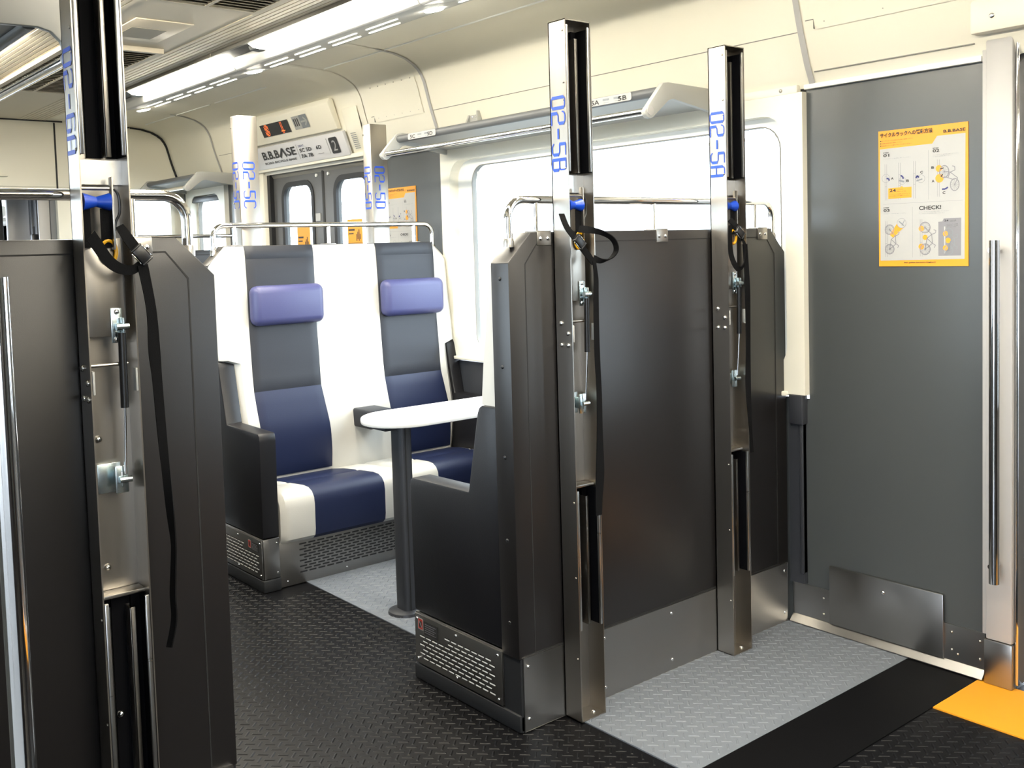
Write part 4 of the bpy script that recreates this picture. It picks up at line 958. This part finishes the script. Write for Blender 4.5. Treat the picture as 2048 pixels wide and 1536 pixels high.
# ------------------------------------------------------------ posters
def bike(sh, x, y, sc, k='lightink', flip=1):
    for dy in (-.085, .085):
        sh.ring(k, x, y + dy * sc, .042 * sc, .006 * sc, .0014); sh.ring(k, x, y + dy * sc, .034 * sc, .002 * sc, .0014)
        for a in range(0, 180, 30):
            ca, sa = math.cos(math.radians(a)) * .04 * sc, math.sin(math.radians(a)) * .04 * sc
            sh.line(k, [(x - ca, y + dy * sc - sa), (x + ca, y + dy * sc + sa)], .0015 * sc)
    q = [(0, .085), (.055, .03), (.06, -.04), (.0, -.085), (.015, .0), (.055, .03)]
    sh.line(k, [(x + flip * a * sc, y + c * sc) for a, c in q], .005 * sc); sh.line(k, [(x + flip * .015 * sc, y), (x + flip * .06 * sc, y - .04 * sc)], .005 * sc)
    sh.line(k, [(x + flip * .06 * sc, y - .04 * sc), (x + flip * .085 * sc, y - .055 * sc), (x + flip * .075 * sc, y - .075 * sc)], .005 * sc)
    sh.line(k, [(x + flip * .055 * sc, y + .03 * sc), (x + flip * .085 * sc, y + .04 * sc), (x + flip * .09 * sc, y + .06 * sc), (x + flip * .07 * sc, y + .065 * sc)], .005 * sc)
def poster(x0, z0, W, Hh, lab):
    t = thing('poster', lab, 'poster', (x0 + W / 2, WY, z0), 'yellow bordered instruction posters')
    b = new(); box(b, x0, x0 + W, WY - .003, WY, z0, z0 + Hh); obj('sheet', b, 'orange', t)
    sh = Sheet((x0, WY - .003, z0), (W, 0, 0), (0, 0, W), (0, -1, 0))
    def p(cx, cy):
        u = (cx - 88) / 865.; top = 165 - .125 * (cx - 88); v = (1455 - cy) / (1455 - top) * (Hh / W); return u, v
    T = lambda k, s, x, y, h, wd, hh=.0018: sh.text(k, s, *p(x, y), h, wd, hh)
    sh.poly('paper', [p(*q) for q in ((105, 335), (622, 272), (668, 198), (930, 168), (920, 1385), (105, 1400))], .0006)
    T('ink', 'サイクルラックへの搭載方法', 108, 228, .052, .60); T('ink', 'B.B.BASE', 728, 168, .030, .235)
    for i, y in enumerate((262, 286, 308)):
        sh.rect('ink', p(108, y)[0], p(120, y)[0], p(108, y)[1], p(108, y)[1] + .010, .0012)
        T('ink', ('サイクルラックは指定のものをご使用ください', '自転車は所定の向きで搭載してください', '自転車のフレーム部をベルトでとめてください')[i], 128, y, .012, (.36, .24, .34)[i])
    for s_, n_, x, y in (('STEP', '01', 140, 408), ('STEP', '02', 628, 358), ('STEP', '03', 140, 932)):
        T('ink', n_, x, y, .032, .072); T('ink', s_, x, y - 33, .013, .065)
    T('ink', 'CHECK!', 495, 912, .042, .245)
    for x, y, wd in ((140, 432, .32), (628, 388, .28), (628, 403, .20), (140, 955, .26), (495, 935, .33), (495, 952, .28)):
        T('midink', 'ラックのアームを手前に倒してください', x, y, .010, wd)
    def L(k, a, c, wd, h=.0010): sh.line(k, [p(*a), p(*c)], wd, h)
    L('lightink', (585, 335), (585, 810), .002); L('lightink', (135, 858), (905, 815), .002); L('lightink', (430, 880), (430, 1370), .002)
    for x, ya, yb in ((165, 475, 820), (302, 458, 810), (450, 442, 800), (680, 425, 782), (165, 1020, 1365), (513, 1000, 1360)):
        for dx in (-9, 9): L('lightink', (x + dx, ya), (x + dx, yb), .003)
        for yy in (ya + (yb - ya) * .33, ya + (yb - ya) * .62): L('lightink', (x - 9, yy), (x + 9, yy), .003)
    for x, y, r in ((165, 610, .045), (330, 630, .04), (515, 610, .042)): sh.ring('lightink', *p(x, y), r, .003)
    for s_, x, y in (('A', 218, 622), ('B', 372, 642), ('C', 508, 560), ('B', 615, 515), ('A', 618, 645), ('C', 720, 757)): T('ink', s_, x, y, .026, .030)
    for a in (((172, 610), (195, 612), (200, 632)), ((315, 580), (335, 590), (342, 612)), ((466, 605), (478, 580), (495, 598)), ((770, 690), (745, 708), (715, 710))):
        sh.line('navyink', [p(*q) for q in a], .016, .0018)
    for a in (((700, 515), (730, 505)), ((705, 590), (722, 565))): sh.line('ink', [p(*q) for q in a], .010, .0020)
    sh.line('midink', [p(300, 628), p(350, 640)], .018, .0017); sh.line('midink', [p(470, 632), p(528, 612)], .012, .0017)
    for x, y, r in ((685, 510, .035), (690, 605, .045), (515, 1090, .030), (552, 1175, .028), (515, 1265, .032)): sh.disc('orange', *p(x, y), r, .0012)
    sh.poly('orange', [p(*q) for q in ((188, 705), (310, 693), (325, 680), (340, 692), (422, 686), (422, 790), (188, 806))], .0013)
    T('ink', '24', 202, 742, .034, .075); T('ink', 'インチ以下', 275, 722, .012, .07); T('ink', '24inch or less', 275, 738, .010, .11)
    T('ink', 'シャトルアームを使用しロックフレーム', 202, 768, .010, .24); T('ink', 'ボタンを押しながら調整してください', 202, 785, .010, .23)
    sh.poly('orange', [p(*q) for q in ((200, 1150), (280, 1035), (335, 1085), (235, 1180))], .0012)
    sh.disc('paper', *p(322, 1038), .052, .0014); sh.ring('lightink', *p(322, 1038), .052, .003, .0016)
    sh.line('midink', [p(295, 1020), p(345, 1062)], .012, .0018); sh.line('midink', [p(325, 1062), p(352, 1010)], .008, .0018)
    u, v = p(200, 1195); bike(sh, u, v, 1.25)
    u, v = p(552, 1185); bike(sh, u, v, 1.35)
    # tilted bike of step two
    u, v = p(735, 540); sh.ring('lightink', u, v, .062, .009, sq=.8); u2, v2 = p(832, 665); sh.ring('lightink', u2, v2, .062, .008, sq=.75)
    for a in range(0, 180, 30):
        ca, sa = math.cos(math.radians(a)) * .05, math.sin(math.radians(a)) * .058
        sh.line('lightink', [(u2 - ca, v2 - sa), (u2 + ca, v2 + sa)], .002); sh.line('lightink', [(u - ca, v - sa), (u + ca, v + sa)], .002)
    for a in (((735, 540), (790, 545), (860, 600), (832, 665)), ((790, 545), (770, 600), (832, 620)), ((735, 590), (770, 600)), ((790, 545), (835, 525), (832, 490), (810, 485))): sh.line('lightink', [p(*q) for q in a], .007, .0015)
    sh.poly('lightink', [p(*q) for q in ((678, 1025), (715, 1022), (730, 992), (890, 985), (888, 1352), (678, 1355))], .0009)
    T('ink', '24', 735, 1022, .018, .045, .0018); T('ink', 'インチ以下の場合', 785, 1015, .008, .07); T('ink', '24inch', 785, 1023, .006, .06)
    for y in (1052, 1065, 1078): T('ink', 'リヤホイルアーム不使用', 758, y, .006, .12 - .02 * (y == 1078))
    sh.rect('paper', p(732, 1330)[0], p(744, 1330)[0], p(732, 1330)[1], p(732, 1070)[1], .0012)
    for x, y in ((745, 1140), (770, 1205), (745, 1278)): sh.disc('orange', *p(x, y), .028, .0013)
    u, v = p(775, 1215); bike(sh, u, v, 1.1, 'midink')
    T('ink', 'EAST JAPAN RAILWAY COMPANY', 345, 1428, .018, .36)
    sh.done(t, {'paper': 'white_ground', 'ink': 'black_print', 'lightink': 'pale_drawing', 'midink': 'grey_print', 'navyink': 'arrow_print', 'orange': 'orange_print'})
    for c_ in t.children:
        if c_.name.startswith(('grey_print', 'orange_print', 'pale_drawing', 'black_print')): c_['kind'] = 'stuff'
poster(-1.898, 1.350, .314, .462, 'yellow and white bicycle rack poster on the near grey wall')
poster(-5.035, 1.350, .314, .462, 'same style of poster on the far wall, partly behind the far right seat post')
# ------------------------------------------------------------ ground outside
b = new(); box(b, -30, 25, -25, 25, -1.1, -1.0); o = struct('trim_4', b, 'platform', loc=(0, 0, -1.0))
b = new(); box(b, -16, 9, -7, .10, -1.0, -.03); o = struct('trim_5', b, 'platform', loc=(0, -3, -.03)); 
b = new(); box(b, -16, 9, -7, -.25, 2.95, 3.05); obj('canopy', b, 'platform', o)  # unseen platform roof, added to hold back sky light through the open door
b = new()
for k in range(4): box(b, -12 + k * 6, -11.8 + k * 6, -2.1, -1.9, -.03, 2.95)
obj('canopy_pillars', b, 'jamb', o)  # unseen supports of the added roof
